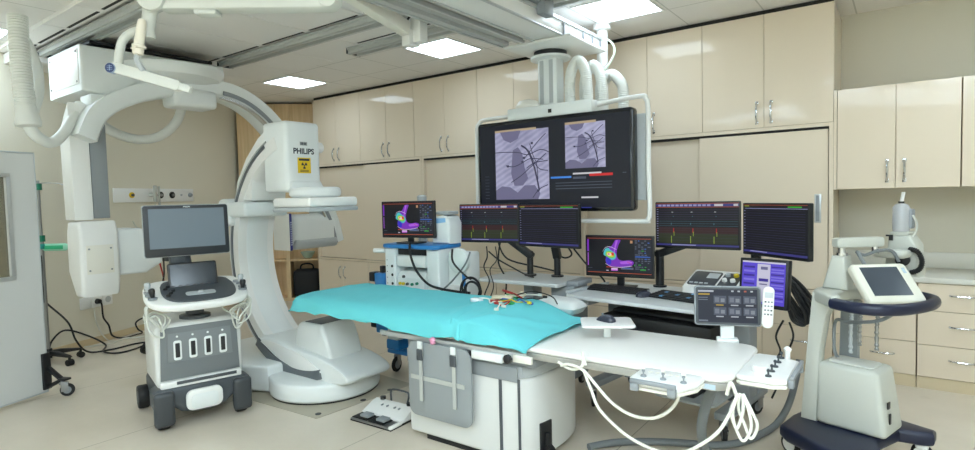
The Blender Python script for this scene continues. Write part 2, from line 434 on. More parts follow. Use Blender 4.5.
# tall sliding-door units
def slide_cab(label, x0, x1, s, front_right=True, handle_x=None):
    t = thing('sliding_door_cabinet', label, 'cabinet', ((x0 + x1) / 2, YF, 0.66), 0, 'tall sliding-door cabinets'); cx = (x0 + x1) / 2
    g = MB(); w = 0.03; H = 1.365
    g.box((x0 - cx, 0, 0), (x0 - cx + w, 0.49, H)); g.box((x1 - cx - w, 0, 0), (x1 - cx, 0.49, H))
    g.box((x0 - cx + w, 0, H - 0.028), (x1 - cx - w, 0.49, H)); g.box((x0 - cx + w, 0, 0), (x1 - cx - w, 0.49, 0.022)); g.box((x0 - cx + w, 0.46, 0.022), (x1 - cx - w, 0.488, H - 0.028))
    g.build('cabinet_frame', CABINET, t)
    g = MB(); g.box((x0 - cx + w, 0.012, H - 0.046), (x1 - cx - w, 0.1, H - 0.029)); g.build('slide_track', DARKGAP, t)
    for k, (a, c, back) in enumerate(((x0 + w + 0.002, s + 0.03, front_right), (s, x1 - w - 0.006, not front_right))):
        y = 0.045 if back else 0.014
        d = MB(); d.box((a - cx, y, 0.026), (c - cx, y + 0.022, H - 0.048), 0.002, seg=1); dd = d.build('sliding_door', CABINET, t)
        if handle_x and a < handle_x < c:
            h = MB(); h.box((handle_x - cx - 0.024, y - 0.004, 0.57), (handle_x - cx + 0.024, y - 0.0005, 0.80), 0.002); h.box((handle_x - cx - 0.014, y - 0.005, 0.58), (handle_x - cx + 0.012, y - 0.0035, 0.79), 0.001, m=1)
            h.build('flush_handle', [RAILG, GREYM], dd)
slide_cab('tall cream sliding-door cabinet at the left, behind the mapping monitor and detector', -6.975, -4.86, -5.945)
slide_cab('tall cream sliding-door cabinet behind the big hanging screen', -4.855, -2.66, -3.76)
slide_cab('tall cream sliding-door cabinet with grey flush handle behind the desk monitors', -2.655, -0.4575, -1.492, handle_x=-0.565)

# base units
def base_cab(label, x0, x1, cols, z1=0.655, top=False, depth=0.66):
    """cols: list of (x0, x1, [drawer z splits] or 'door', handle side)"""
    t = thing('base_cabinet', label, 'cabinet', ((x0 + x1) / 2, YF, 0), 0, 'base cabinets on the floor'); cx = (x0 + x1) / 2
    g = MB(); g.box((x0 - cx, 0.02, 0.09), (x1 - cx, depth, z1), 0.001, seg=1); g.build('cabinet_body', CABEDGE, t)
    g = MB(); g.box((x0 - cx, 0.006, 0), (x1 - cx, depth - 0.02, 0.088), 0.001, seg=1); g.build('plinth', CABEDGE, t)
    for (a, c, zs, hs) in cols:
        if zs == 'door':
            d = MB(); d.box((a - cx + 0.002, 0, 0.093), (c - cx - 0.002, 0.0185, z1 - 0.003), 0.0015, seg=1); dd = d.build('door', CABINET, t)
            h = MB(); hx = (c - 0.05) if hs > 0 else (a + 0.05); bow_handle(h, hx - cx, z1 - 0.25, z1 - 0.09, -0.0005); h.build('handle', CHROME, dd)
        else:
            zz = [0.091] + zs + [z1 - 0.002]
            for i in range(len(zz) - 1):
                d = MB(); d.box((a - cx + 0.002, 0, zz[i] + 0.002), (c - cx - 0.002, 0.0185, zz[i + 1] - 0.002), 0.0015, seg=1); dd = d.build('drawer', CABINET, t)
                h = MB(); bar_handle(h, ((a + c) / 2 if hs == 0 else hs) - cx, (zz[i] + zz[i + 1]) / 2 + 0.02, -0.0005); h.build('handle', CHROME, dd)
    return t
base_cab('cream two-door base cabinet at the left, beside the corner shelf', -6.975, -5.89, [(-6.975, -6.43, 'door', 1), (-6.43, -5.89, 'door', -1)])
base_cab('cream two-door base cabinet behind the blue-topped equipment trolley', -5.885, -4.86, [(-5.885, -5.37, 'door', 1), (-5.37, -4.86, 'door', -1)])
base_cab('cream two-door base cabinet behind the end of the turquoise drape', -4.855, -3.76, [(-4.855, -4.31, 'door', 1), (-4.31, -3.76, 'door', -1)])
base_cab('cream two-door base cabinet behind the small grey monitor desk', -3.755, -2.66, [(-3.755, -3.21, 'door', 1), (-3.21, -2.66, 'door', -1)])
base_cab('cream drawer base cabinet behind the main desk', -2.655, -1.5, [(-2.655, -1.5, [0.376], 0)])
base_cab('cream drawer base cabinet below the sliding door with the flush handle', -1.495, -0.4575, [(-1.495, -0.975, [0.376], 0), (-0.975, -0.4575, [0.376], -0.68)])
base_cab('cream drawer base cabinet under the worktop, behind the injector cart', -0.4525, 0.078, [(-0.4525, 0.078, [0.345], -0.13)], z1=0.79, depth=0.66)
base_cab('cream three-drawer base cabinet under the worktop at the right picture edge', 0.083, 0.62, [(0.083, 0.62, [0.331, 0.585], 0.345)], z1=0.79, depth=0.66)
base_cab('cream three-drawer base cabinet at the right end of the worktop, beyond the picture', 0.625, 1.5, [(0.625, 1.5, [0.331, 0.585], 0)], z1=0.79, depth=0.66)
b = MB(); b.box((-0.4525, YF - 0.012, 0.792), (1.5, 5.918, 0.832), 0.004); b.box((-0.4525, 5.885, 0.8325), (1.5, 5.918, 0.96), 0.004)
tag(b.build('worktop', COUNTER), 'pale stone worktop with upstand on the right-hand drawer units', 'worktop')
# wall cabinets over the worktop
wc = door_cab('wall_cabinet', 'cream two-door wall cabinet over the worktop, next to the tall units', 'cabinet', -0.434, 0.318, 1.492, 2.27, [-0.06], [(-0.11, 0), (-0.005, 1)], 'wall cabinets over the worktop', depth=0.66, hz=(1.55, 1.70), side_r=True)
door_cab('wall_cabinet', 'cream wall cabinet over the worktop cut off by the right picture edge', 'cabinet', 0.323, 1.07, 1.492, 2.27, [0.70], [(0.65, 0), (0.75, 1)], 'wall cabinets over the worktop', depth=0.66, hz=(1.55, 1.70))
g = MB(); g.box((-0.4565 + 0.058, 0.004, 0.0), (-0.4355 + 0.058, 0.66, 0.778)); g.build('filler_strip', CABINET, wc)
# ---- maple corner unit
def corner_unit():
    u = Vector((0.7071, 0.7071, 0)); ang = 45
    t = thing('corner_shelf_unit', 'maple corner unit with open shelf between the left wall and the cream cabinets', 'shelf unit', (-7.62, 5.03, 0), ang)
    # local x along the front, local y into the corner
    L, R = -0.52, 0.62
    g = MB(); g.box((L, 0, 1.3), (0.0, 0.02, 2.965), 0.001); g.box((0.003, 0, 1.3), (0.22, 0.02, 2.965), 0.001); g.box((0.223, 0, 1.3), (R, 0.02, 2.965), 0.001); g.build('upper_panel', WOOD, t)
    g = MB(); g.box((L, 0.30, 0), (R, 0.32, 1.3)); g.build('back_panel', WOOD, t)
    g = MB(); g.box((L, 0, 0), (L + 0.025, 0.3, 1.3)); g.build('side_panel', WOOD, t)
    g = MB(); g.box((0.10, 0, 0), (0.16, 0.3, 1.3)); g.build('side_panel', WOOD, t)
    g = MB(); g.box((L + 0.026, 0.002, 0.60), (0.099, 0.298, 0.625)); g.build('shelf', WOOD, t)
    g = MB(); g.box((0.161, 0.002, 0.60), (R, 0.298, 0.625)); g.build('shelf', WOOD, t)
    g = MB(); g.box((L + 0.026, 0.002, 0), (R, 0.298, 0.04)); g.build('shelf', WOOD, t)
    g = MB(); g.box((L, 0.0, 1.27), (R, 0.29, 1.298)); g.build('shelf', WOOD, t)
    return t
corner_unit()
def cu(x, y, z): return Vector((-7.62, 5.03, z)) + Matrix.Rotation(math.radians(45), 3, 'Z') @ Vector((x, y, 0))
b = MB(); b.lathe([(0.03, 0), (0.055, 0.004), (0.075, 0.03), (0.098, 0.075), (0.108, 0.10), (0.104, 0.10), (0.094, 0.075), (0.07, 0.034), (0.03, 0.012)], (0, 0, 0))
o = b.build('glass_bowl', mat('pale green glass', (188, 214, 200), 0.1, alpha=0.75)); o.location = cu(0.40, 0.15, 0.627); tag(o, 'pale green glass bowl on the corner unit shelf', 'bowl')
t = thing('bag', 'black bag standing under the shelf of the maple corner unit', 'bag', cu(0.38, 0.14, 0.042), 45)
b = MB(); b.box((-0.2, -0.12, 0), (0.2, 0.12, 0.42), 0.07, seg=4); b.build('bag_body', mat('black nylon', (22, 23, 27), 0.7), t)
b = MB(); b.tube([(-0.1, 0, 0.41), (-0.08, 0, 0.48), (0.0, 0, 0.50), (0.08, 0, 0.48), (0.1, 0, 0.41)], 0.012); b.build('handle', mat('black nylon', (22, 23, 27), 0.7), t)

# ================================================================== CEILING RAILS AND HANGING GEAR
def rail(label, x0, x1, y, z1=2.964, w=0.17, h=0.055):
    t = thing('ceiling_rail', label, 'ceiling rail', ((x0 + x1) / 2, y, z1), 0, 'ceiling rails'); c = (x0 + x1) / 2
    g = MB(); prof = [(-w / 2, 0), (w / 2, 0), (w / 2, -h * 0.35), (w / 2 - 0.012, -h * 0.45), (w / 2 - 0.012, -h), (w / 2 - 0.05, -h), (w / 2 - 0.05, -h * 0.5), (-w / 2 + 0.05, -h * 0.5), (-w / 2 + 0.05, -h), (-w / 2 + 0.012, -h), (-w / 2 + 0.012, -h * 0.45), (-w / 2, -h * 0.35)]
    g.prism(prof, 'x', x0 - c, x1 - c); g.build('rail_profile', RAILP, t)
    g = MB()
    for s in (-1, 1): g.box((x0 - c, s * (w / 2 - 0.04) - 0.01, -h - 0.006), (x1 - c, s * (w / 2 - 0.04) + 0.01, -h - 0.0005))
    g.build('running_strip', RAILG, t)
    g = MB(); g.box((x0 - c - 0.012, -w / 2, -h), (x0 - c - 0.001, w / 2, -0.002), 0.002); g.build('end_cap', GREYD, t)
    return t
rail('ceiling rail nearest the camera, behind the white lamp arm at upper left', -6.5, 2.3, 1.95)
rail('middle ceiling rail starting behind the ceiling-hung C-arm carriage', -5.70, 2.3, 3.235)
rail('short far ceiling rail starting in front of the far light panels', -4.33, 2.3, 3.77)
b = MB(); b.box((-7.15, 1.7, 2.86), (-6.52, 2.10, 2.955), 0.01); b.box((-6.9, 2.1, 2.86), (-6.52, 3.4, 2.955), 0.01)
tag(b.build('ceiling_beam', WHITE), 'white cross beam under the ceiling behind the ribbed hose at upper left', 'beam')

# ---- ceiling-hung (lateral) C-arm
def lateral():
    t = thing('ceiling_c_arm', 'white ceiling-hung C-arm arching behind the ultrasound machine, with carriage, column and tube', 'C-arm', (-5.5, 2.9, 0), 0)
    def m(x, y, z): return (x + 5.5, y - 2.9, z)
    # carriage
    g = MB(); g.prism([(1.87 - 2.9, 2.47), (1.87 - 2.9, 2.85), (3.11 - 2.9, 2.872), (3.11 - 2.9, 2.66), (2.55 - 2.9, 2.60), (2.3 - 2.9, 2.47), (2.1 - 2.9, 2.43)], 'x', -0.78, -0.01, 0.025, seg=3); cb = g.build('carriage', WHITE2, t)
    g = MB(); g.box(m(-6.22, 1.865, 2.53), m(-5.56, 1.869, 2.82), 0.001); g.build('cover_panel', WHITE, cb)
    g = MB()
    for (x, z) in ((-6.19, 2.55), (-5.59, 2.55), (-5.59, 2.80), (-6.19, 2.80)): g.cyl(m(x, 1.8645, z), m(x, 1.861, z), 0.009, n=10)
    g.cyl(m(-5.5095, 2.93, 2.80), m(-5.505, 2.93, 2.80), 0.02, n=12)
    g.build('screw', GREYD, cb)
    g = MB(); g.box(m(-6.2, 1.95, 2.873), m(-5.53, 3.0, 2.9)); g.build('dark_top_strip', BLACK, t)  # black slab along the carriage top, drawn as a dark upper line
    # turning hub below the beam
    g = MB(); g.lathe([(0.05, 0), (0.28, 0.02), (0.42, 0.06), (0.46, 0.12), (0.46, 0.15), (0.3, 0.17)], m(-5.55, 2.60, 2.60), n=40); g.build('hub_cover', WHITE2, t)
    # arc
    pts = [(1.84, 2.06), (1.93, 2.26), (2.10, 2.40), (2.38, 2.52), (2.70, 2.595), (3.0, 2.61), (3.26, 2.545), (3.50, 2.39), (3.72, 2.15), (3.93, 1.86), (4.12, 1.55), (4.26, 1.28), (4.33, 1.02)]
    path = spline([Vector(m(-5.5, a, c)) for a, c in pts], 8)
    half = [(-0.075, -0.15), (0.055, -0.15), (0.075, -0.13), (0.075, 0.13), (0.055, 0.15), (-0.075, 0.15)]
    g = MB(); g.sweep(path, half, (1, 0, 0)); g.build('arc', WHITE2, t, smooth_angle=50)
    hp = path[len(path) * 42 // 100:]
    g = MB(); g.sweep(hp, [(0.02, 0.151), (0.06, 0.151), (0.06, 0.158), (0.02, 0.158)], (1, 0, 0)); g.build('guide_track', GREYM, t, smooth_angle=50)
    g = MB(); g.sweep(hp, [(0.074, 0.09), (0.094, 0.09), (0.094, 0.145), (0.074, 0.145)], (1, 0, 0)); g.build('chrome_edge', CHROME, t, smooth_angle=50)
    # slide housing under the hub
    g = MB(); g.box(m(-5.60, 2.53, 2.40), m(-5.32, 2.93, 2.57), 0.04, seg=3); g.build('slide_housing', WHITE2, t)
    g = MB(); g.box(m(-5.66, 1.90, 2.30), m(-5.44, 2.04, 2.435), 0.01); g.build('hose_bracket', WHITE2, t)
    # column + detector housing
    g = MB(); g.prism([(-5.71 + 5.5, 1.39), (-5.50 + 5.5, 1.39), (-5.52 + 5.5, 2.36), (-5.74 + 5.5, 2.13)], 'y', 1.76 - 2.9, 1.90 - 2.9, 0.01); g.build('column', WHITE, t)
    g = MB(); g.box(m(-5.70, 1.905, 1.40), m(-5.52, 2.03, 2.20), 0.006); g.build('telescopic_inner_column', GREYM, t)
    g = MB(); g.prism([(-5.72 + 5.5, 1.27), (-5.68 + 5.5, 1.38), (-5.46 + 5.5, 1.38), (-5.42 + 5.5, 1.30), (-5.42 + 5.5, 0.86), (-5.45 + 5.5, 0.75), (-5.58 + 5.5, 0.75), (-5.72 + 5.5, 0.95)], 'y', 1.76 - 2.9, 2.05 - 2.9, 0.03, seg=3); hs = g.build('detector_housing', WHITE, t)
    g = MB(); g.prism([(2.052 - 2.9, 0.90), (2.28 - 2.9, 0.90), (2.42 - 2.9, 0.98), (2.42 - 2.9, 1.20), (2.25 - 2.9, 1.30), (2.052 - 2.9, 1.30)], 'x', -5.86 + 5.5, -5.47 + 5.5, 0.025, seg=3); g.build('detector_lobe', WHITE2, hs)
    g = MB(); g.box(m(-5.419, 1.80, 0.94), m(-5.414, 2.0, 1.18), 0.004); g.build('access_panel', CREAMW, hs)
    g = MB()
    for (y, z) in ((1.82, 0.97), (1.98, 0.97), (1.98, 1.15), (1.82, 1.15)): g.cyl(m(-5.4135, y, z), m(-5.410, y, z), 0.008, n=8)
    g.build('screw', GREYM, hs)
    # x-ray tube at the far end
    g = MB(); g.box(m(-5.62, 3.70, 0.985), m(-5.34, 4.34, 1.36), 0.09, seg=4); tb = g.build('tube_housing', WHITE2, t)
    g = MB(); g.box(m(-5.625, 3.73, 0.975), m(-5.335, 4.32, 1.10), 0.04, seg=3); g.build('tube_lower_cover', GREYL, tb)
    g = MB(); g.box(m(-5.625, 3.665, 0.97), m(-5.33, 3.698, 1.375), 0.012, seg=2); g.build('blue_collar', BANDB, tb)
    g = MB(); g.box(m(-5.622, 3.655, 0.973), m(-5.333, 3.6645, 1.372), 0.004); g.build('front_ring', WHITE, tb)
    g = MB()
    for i in range(11): g.box(m(-5.3295, 3.672, 1.03 + i * 0.024), m(-5.328, 3.690, 1.045 + i * 0.024))
    g.build('collar_print', mat('pale print', (180, 184, 215), 0.5), tb)
lateral()

# ---- hoses at upper left
t = thing('ribbed_hose', 'thick ribbed white hose hanging at the upper left corner', 'hose', (-5.40, 1.44, 2.96))
def hp(px): return tuple(Vector(px) - Vector((-5.40, 1.44, 2.96)))
g = MB(); g.tube([hp((-5.44, 1.45, 2.955)), hp((-5.41, 1.44, 2.72)), hp((-5.385, 1.44, 2.48)), hp((-5.36, 1.445, 2.26))], 0.066, 20, 70, radii=lambda u: 0.064 + 0.004 * math.sin(u * 2 * PI * 34)); g.build('corrugated_tube', OFFW, t, smooth_angle=70)
g = MB(); g.lathe([(0.067, 0), (0.070, 0.05), (0.078, 0.09), (0.084, 0.12), (0.080, 0.15), (0.03, 0.165)], hp((-5.36, 1.445, 2.27)), (0.08, 0.05, -1)); g.build('boot', OFFW, t)
g = MB(); g.tube([hp((-5.35, 1.45, 2.13)), hp((-5.36, 1.50, 2.05)), hp((-5.42, 1.60, 2.01)), hp((-5.47, 1.69, 2.07)), hp((-5.52, 1.78, 2.2)), hp((-5.60, 1.88, 2.36))], 0.042, 12, 8); g.build('smooth_hose', OFFW, t)
g = MB(); g.tube([hp(q) for q in ((-5.75, 1.50, 2.9), (-5.66, 1.55, 2.84), (-5.54, 1.58, 2.62), (-5.49, 1.57, 2.42), (-5.46, 1.53, 2.28), (-5.42, 1.49, 2.18))], 0.034, 12, 8); g.build('loop_hose', OFFW, t)
g = MB(); g.tube([(-5.95, 2.05, 2.42), (-6.02, 2.12, 2.32), (-6.06, 2.3, 2.20), (-6.08, 2.52, 2.15), (-6.06, 2.72, 2.20), (-6.0, 2.86, 2.36), (-5.92, 2.9, 2.58)], 0.045, 12, 8)
tag(g.build('cable_hose', OFFW), 'white hose drooping in a U behind the C-arm column', 'hose')

# ---- lamp / shield arm at upper left (off-axis spring arm)
def lamp_arm():
    t = thing('articulated_ceiling_arm', 'white jointed ceiling arm with round blue end badge at upper left', 'ceiling arm', (-3.2, 1.44, 2.96))
    O = Vector((-3.2, 1.44, 2.96))
    def m(p): return tuple(Vector(p) - O)
    J = Vector((-3.195, 1.445, 2.58)); E_ = Vector((-2.40, 2.01, 2.56)); d = (E_ - J).normalized()
    side = Vector((-d.y, d.x, 0))
    g = MB(); g.cyl(m(J), m(J + Vector((0, 0, 0.392))), 0.035); g.lathe([(0.09, 0), (0.09, 0.03), (0.035, 0.05)], m((-3.195, 1.445, 2.958)), (0, 0, -1)); g.build('ceiling_post', ARMW, t)
    T = frame(m(J), d, (0, 0, 1))
    L = (E_ - J).length
    g = MB(); g.prism(rrect(0.0, -0.062, L, 0.062, 0.06, 6), 'z', -0.055, 0.055, 0.015, T=T); g.box((L * 0.22, -0.085, -0.04), (L * 0.34, -0.06, 0.04), 0.008, T=T); ar = g.build('spring_arm', ARMW, t)
    g = MB(); g.prism(ellipse(0.01, 0.0, 0.075, 0.075), 'z', 0.04, 0.075, 0.008, T=T); g.build('joint_disc', ARMW, ar)
    g = MB(); g.prism(ellipse(L - 0.055, -0.01, 0.05, 0.05), 'z', 0.05, 0.062, 0.004, T=T); g.build('joint_disc', ARMW, ar)
    g = MB(); g.cyl(m((-3.215, 1.43, 2.56)), m((-3.232, 1.407, 2.41)), 0.036); g.lathe([(0.04, 0), (0.04, 0.03), (0.02, 0.035)], m((-3.232, 1.407, 2.41)), (0, 0, -1)); g.build('drop_tube', ARMW, t)
    g = MB(); g.tube([m((-3.24, 1.40, 2.42)), m((-3.29, 1.365, 2.415)), m((-3.335, 1.33, 2.37)), m((-3.352, 1.315, 2.29)), m((-3.350, 1.31, 2.225))], 0.022, 12, 8); g.build('curved_link', ARMW, t)
    a = Vector((-3.350, 1.305, 2.222)); c = Vector((-3.04, 1.53, 2.102)); dd = (c - a).normalized(); LL = (c - a).length
    T2 = frame(m(a), dd, Vector((0, 0, 1)) - dd * dd.z)
    g = MB(); g.prism(rrect(-0.03, -0.026, LL * 0.86, 0.03, 0.02), 'z', -0.025, 0.025, 0.006, T=T2); g.prism(rrect(LL * 0.8, -0.018, LL, 0.02, 0.01), 'z', -0.02, 0.02, 0.004, T=T2); lb = g.build('lower_bar', ARMW, t)
    fw = Vector((0.592, -0.805, 0.0))
    T3 = frame(m(a + fw * 0.032 + Vector((-0.018, -0.012, 0))), (0.806, 0.592, 0), (0, 0, 1))
    g = MB(); g.prism(ellipse(0, 0, 0.026, 0.026), 'z', -0.04, 0.0, 0.003, m=1, T=T3); g.prism(ellipse(0, 0, 0.024, 0.024), 'z', 0.0005, 0.003, m=0, T=T3)
    for k in range(3): g.box((-0.014, -0.010 + k * 0.009, 0.0031), (0.014, -0.0085 + k * 0.009, 0.0035), m=1, T=T3)
    g.box((-0.0012, -0.015, 0.0031), (0.0012, 0.015, 0.0036), m=1, T=T3)
    g.build('round_badge', [mat('badge blue', (28, 48, 92), 0.4), mat('badge pale', (150, 168, 196), 0.4)], lb, label='dark blue round badge')
    p0 = Vector((-3.222, 1.417, 2.46)); p1 = Vector((-3.240, 1.395, 2.29))
    ax = (p1 - p0)
    g = MB(); g.lathe([(0.015, 0), (0.019, 0.004), (0.022, 0.02), (0.025, 0.13), (0.032, 0.135), (0.032, 0.145), (0.027, 0.15), (0.025, 0.18), (0.015, 0.185)], m(p0 + fw * 0.06), ax, 20); g.box(tuple(Vector(m(p0 + fw * 0.06 + ax * 0.86)) - Vector((0.036, 0.026, 0.005))), tuple(Vector(m(p0 + fw * 0.06 + ax * 0.86)) + Vector((0.036, 0.026, 0.005))), 0.004); g.build('handle_sleeve', mat('warm white plastic', (224, 216, 200), 0.45), t)
    g = MB(); g.tube([m(p0 + fw * 0.06 + ax * 1.1), m(p0 + fw * 0.06 + ax * 1.25), m((-3.235, 1.39, 2.195))], 0.014, 10, 4); g.build('handle_pin', GREYL, t)
lamp_arm()
t = thing('ceiling_support_arm', 'off-white slanted ceiling arm ending in a white square block, upper middle', 'ceiling arm', (-2.9, 3.16, 2.87))
def m_(p): return tuple(Vector(p) - Vector((-2.9, 3.16, 2.87)))
a = Vector((-2.914, 2.45, 2.86)); c = Vector((-2.94, 3.06, 2.735)); T = frame(m_(a), (c - a), (1, 0, 0))
g = MB(); g.box((-0.3, -0.045, -0.05), ((c - a).length, 0.045, 0.05), 0.012, T=T); g.build('slanted_arm', CREAMW, t)
g = MB(); g.box(m_((-2.955, 3.12, 2.65)), m_((-2.86, 3.205, 2.905)), 0.006); g.build('hanger', WHITE, t)
g = MB(); g.box(m_((-3.01, 3.08, 2.63)), m_((-2.93, 3.19, 2.745)), 0.008); g.build('end_block', WHITE, t)
g = MB(); g.tube([m_((-2.93, 3.10, 2.84)), m_((-2.955, 3.085, 2.80)), m_((-2.95, 3.08, 2.73))], 0.008, 8, 5); g.build('cable', CABLEB, t)

# ---- monitor bridge, column and big screen
def hanging_screen():
    t = thing('hanging_monitor', 'big ceiling-hung monitor showing chest x-ray images, white tubular handle frame', 'monitor', (-2.3, 4.05, 0))
    O = Vector((-2.3, 4.05, 0))
    def m(x, y, z): return (x - O.x, y - O.y, z - O.z)
    g = MB(); g.prism([(-2.72, 2.86), (-2.72, 2.75), (-2.66, 2.75), (-2.66, 2.78), (-2.57, 2.78), (-2.57, 2.75), (-2.52, 2.75), (-2.52, 2.86)], 'y', 1.6 - O.y, 3.98 - O.y, T=Matrix.Translation((-O.x, 0, 0))); g.build('bridge_rail', RAILP, t)
    g = MB(); g.box(m(-2.735, 1.6, 2.74), m(-2.715, 3.98, 2.765)); g.box(m(-2.525, 1.6, 2.74), m(-2.505, 3.98, 2.765)); g.build('rail_lip', RAILG, t)
    g = MB(); g.box(m(-2.42, 1.6, 2.745), m(-2.14, 4.64, 2.865), 0.01); bx = g.build('bridge_box', WHITE, t)
    g = MB(); g.box(m(-2.425, 1.6, 2.735), m(-2.40, 4.64, 2.7445)); g.box(m(-2.16, 1.6, 2.735), m(-2.135, 4.64, 2.7445)); g.box(m(-2.138, 1.6, 2.835), m(-2.125, 4.64, 2.86)); g.build('edge_strip', RAILG, bx)
    g = MB()
    for y in (3.95, 4.28, 4.45, 4.6): g.box(m(-2.135, y, 2.74), m(-2.128, y + 0.02, 2.83))
    g.build('clip', GREYM, bx)
    g = MB(); g.box(m(-2.50, 3.5, 2.868), m(-2.1, 3.68, 2.905), 0.01); g.build('rail_trolley', GREYM, t)
    g = MB(); g.box(m(-2.13, 3.55, 2.79), m(-2.06, 3.68, 2.905), 0.01); g.build('trolley_bracket', GREYM, t)
    for p in ((-2.70, 2.6), (-2.60, 3.6)):
        g = MB(); g.cyl(m(-2.74, p[1], 2.83), m(-2.70, p[1], 2.83), 0.02, n=12); g.build('roller', BLACK, t)
    g = MB(); g.box(m(-2.70, 3.96, 2.72), m(-2.08, 4.62, 2.742), 0.008); g.build('mount_plate', WHITE, t)
    g = MB(); g.lathe([(0.17, 0), (0.17, 0.02), (0.13, 0.025), (0.13, 0.06)], m(-2.45, 4.30, 2.655)); g.build('swivel_flange', WHITE2, t)
    g = MB(); g.cyl(m(-2.45, 4.30, 2.68), m(-2.45, 4.30, 2.719), 0.14); g.build('swivel_gap', BLACK, t)
    g = MB(); g.prism([(-0.09 + 0.0225 * a, b_) for a, b_ in ((0, -0.06), (1, -0.075), (7, -0.075), (8, -0.06), (8, 0.06), (7, 0.075), (1, 0.075), (0, 0.06))], 'z', 2.27, 2.655, 0.004, T=Matrix.Translation(m(-2.45, 4.30, 0))); co = g.build('column', WHITE2, t)
    for dx in (-0.045, 0.045):
        g = MB(); g.box(m(-2.45 + dx - 0.018, 4.221, 2.28), m(-2.45 + dx + 0.018, 4.2245, 2.64)); g.build('column_strip', GREYL, co)
    g = MB(); g.box(m(-2.53, 4.23, 2.235), m(-2.37, 4.37, 2.268), 0.005); g.build('column_foot', GREYD, t)
    # head beam over the screen
    g = MB(); g.box(m(-2.72, 4.02, 2.135), m(-1.94, 4.32, 2.235), 0.012); hb = g.build('head_beam', WHITE2, t)
    g = MB(); g.box(m(-2.32, 4.016, 2.165), m(-2.29, 4.0195, 2.195)); g.build('lock_hole', BLACK, hb)
    g = MB(); g.lathe([(0.11, 0), (0.11, 0.03), (0.08, 0.07), (0.03, 0.085)], m(-2.60, 4.17, 2.2355)); g.build('cap', CREAMW, hb)
    # screen
    X0, X1, Z0, Z1, Y = -3.02, -1.60, 1.372, 2.135, 4.0
    T = Matrix.Translation(m(0, Y, 0))
    g = MB(); g.prism(rrect(X0, Z0, X1, Z1, 0.03), 'y', 0.0, 0.085, 0.012, T=T); g.build('screen_casing', mat('black glossy casing', (20, 22, 26), 0.2), t)
    g = MB(); mats = [glow('big screen off area', (24, 28, 42), 0.55), xray(), glow('dark vessel line', (66, 66, 92), 0.7), glow('white text glow', (214, 214, 220), 0.8), glow('blue bar glow', (60, 130, 220), 0.9), glow('red bar glow', (214, 40, 40), 0.8), glow('tan bar glow', (190, 170, 140), 0.8), glow('dim text glow', (84, 92, 110), 0.7), glow('deep blue text glow', (52, 64, 170), 0.8), glow('lung shadow glow', (116, 114, 146), 0.8)]
    g.M = T
    y = -0.0006
    g.quad((X0 + 0.025, y, Z0 + 0.03), (X1 - 0.025, y, Z0 + 0.03), (X1 - 0.025, y, Z1 - 0.03), (X0 + 0.025, y, Z1 - 0.03), 0)
    def Q(u0, v0, u1, v1, mi, yy):
        W = X1 - X0; H = Z1 - Z0
        g.quad((X0 + u0 * W, yy, Z1 - v1 * H), (X0 + u1 * W, yy, Z1 - v1 * H), (X0 + u1 * W, yy, Z1 - v0 * H), (X0 + u0 * W, yy, Z1 - v0 * H), mi)
    def L(pts, wd, mi, yy):
        W = X1 - X0; H = Z1 - Z0
        P = spline([Vector((X0 + u * W, 0, Z1 - v * H)) for u, v in pts], 6)
        for i in range(len(P) - 1):
            dv = (P[i + 1] - P[i]).normalized(); nn = Vector((-dv.z, 0, dv.x)) * wd
            g.quad((P[i].x - nn.x, yy, P[i].z - nn.z), (P[i + 1].x - nn.x, yy, P[i + 1].z - nn.z), (P[i + 1].x + nn.x, yy, P[i + 1].z + nn.z), (P[i].x + nn.x, yy, P[i].z + nn.z), mi)
    for (u0, v0, u1, v1, s) in ((0.13, 0.115, 0.50, 0.865, 1.0), (0.605, 0.105, 0.845, 0.56, 0.65)):
        Q(u0, v0, u1, v1, 1, -0.0009)
        def uv(a, c): return (u0 + a * (u1 - u0), v0 + c * (v1 - v0))
        # mediastinum, diaphragm and head shadow, softly darker anatomy in the image
        W = X1 - X0; H = Z1 - Z0
        def blob(pl, mi, yy):
            P = [uv(a, c) for a, c in pl]; g.add([(X0 + a * W, yy, Z1 - c * H) for a, c in P], [tuple(range(len(P)))], mi, False)
        blob([(0.10, 0.0), (0.50, 0.0), (0.44, 0.12), (0.30, 0.17), (0.17, 0.12)], 9, -0.0011)
        blob([(0.0, 1.0), (0.0, 0.86), (0.12, 0.80), (0.28, 0.82), (0.42, 0.90), (0.55, 0.80), (0.74, 0.80), (0.84, 0.92), (0.80, 1.0)], 9, -0.0011)
        blob([(0.34, 0.28), (0.44, 0.24), (0.52, 0.34), (0.56, 0.55), (0.62, 0.70), (0.52, 0.80), (0.36, 0.80), (0.30, 0.62)], 9, -0.0011)
        lines = [[(0.0, 0.30), (0.2, 0.30), (0.45, 0.32), (0.62, 0.36), (0.85, 0.30), (1, 0.34)], [(0.5, 0.22), (0.62, 0.30), (0.72, 0.5), (0.78, 0.7), (0.82, 0.88)], [(0.55, 0.42), (0.7, 0.28), (0.85, 0.15), (0.95, 0.08)],
                 [(0.2, 0.5), (0.35, 0.52), (0.5, 0.48), (0.66, 0.42), (0.9, 0.44)], [(0.64, 0.3), (0.8, 0.55), (0.98, 0.6)], [(0.6, 0.55), (0.75, 0.48), (0.98, 0.46)], [(0.70, 0.98), (0.82, 0.86), (0.98, 0.8)], [(0.3, 0.75), (0.5, 0.65), (0.7, 0.52), (0.95, 0.36)], [(0.66, 0.2), (0.72, 0.38), (0.78, 0.5), (0.8, 0.72)]]
        for k, ln in enumerate(lines): L([uv(a, c) for a, c in ln], 0.0035 * s + (0.004 * s if k == 1 else 0), 2, -0.0013)
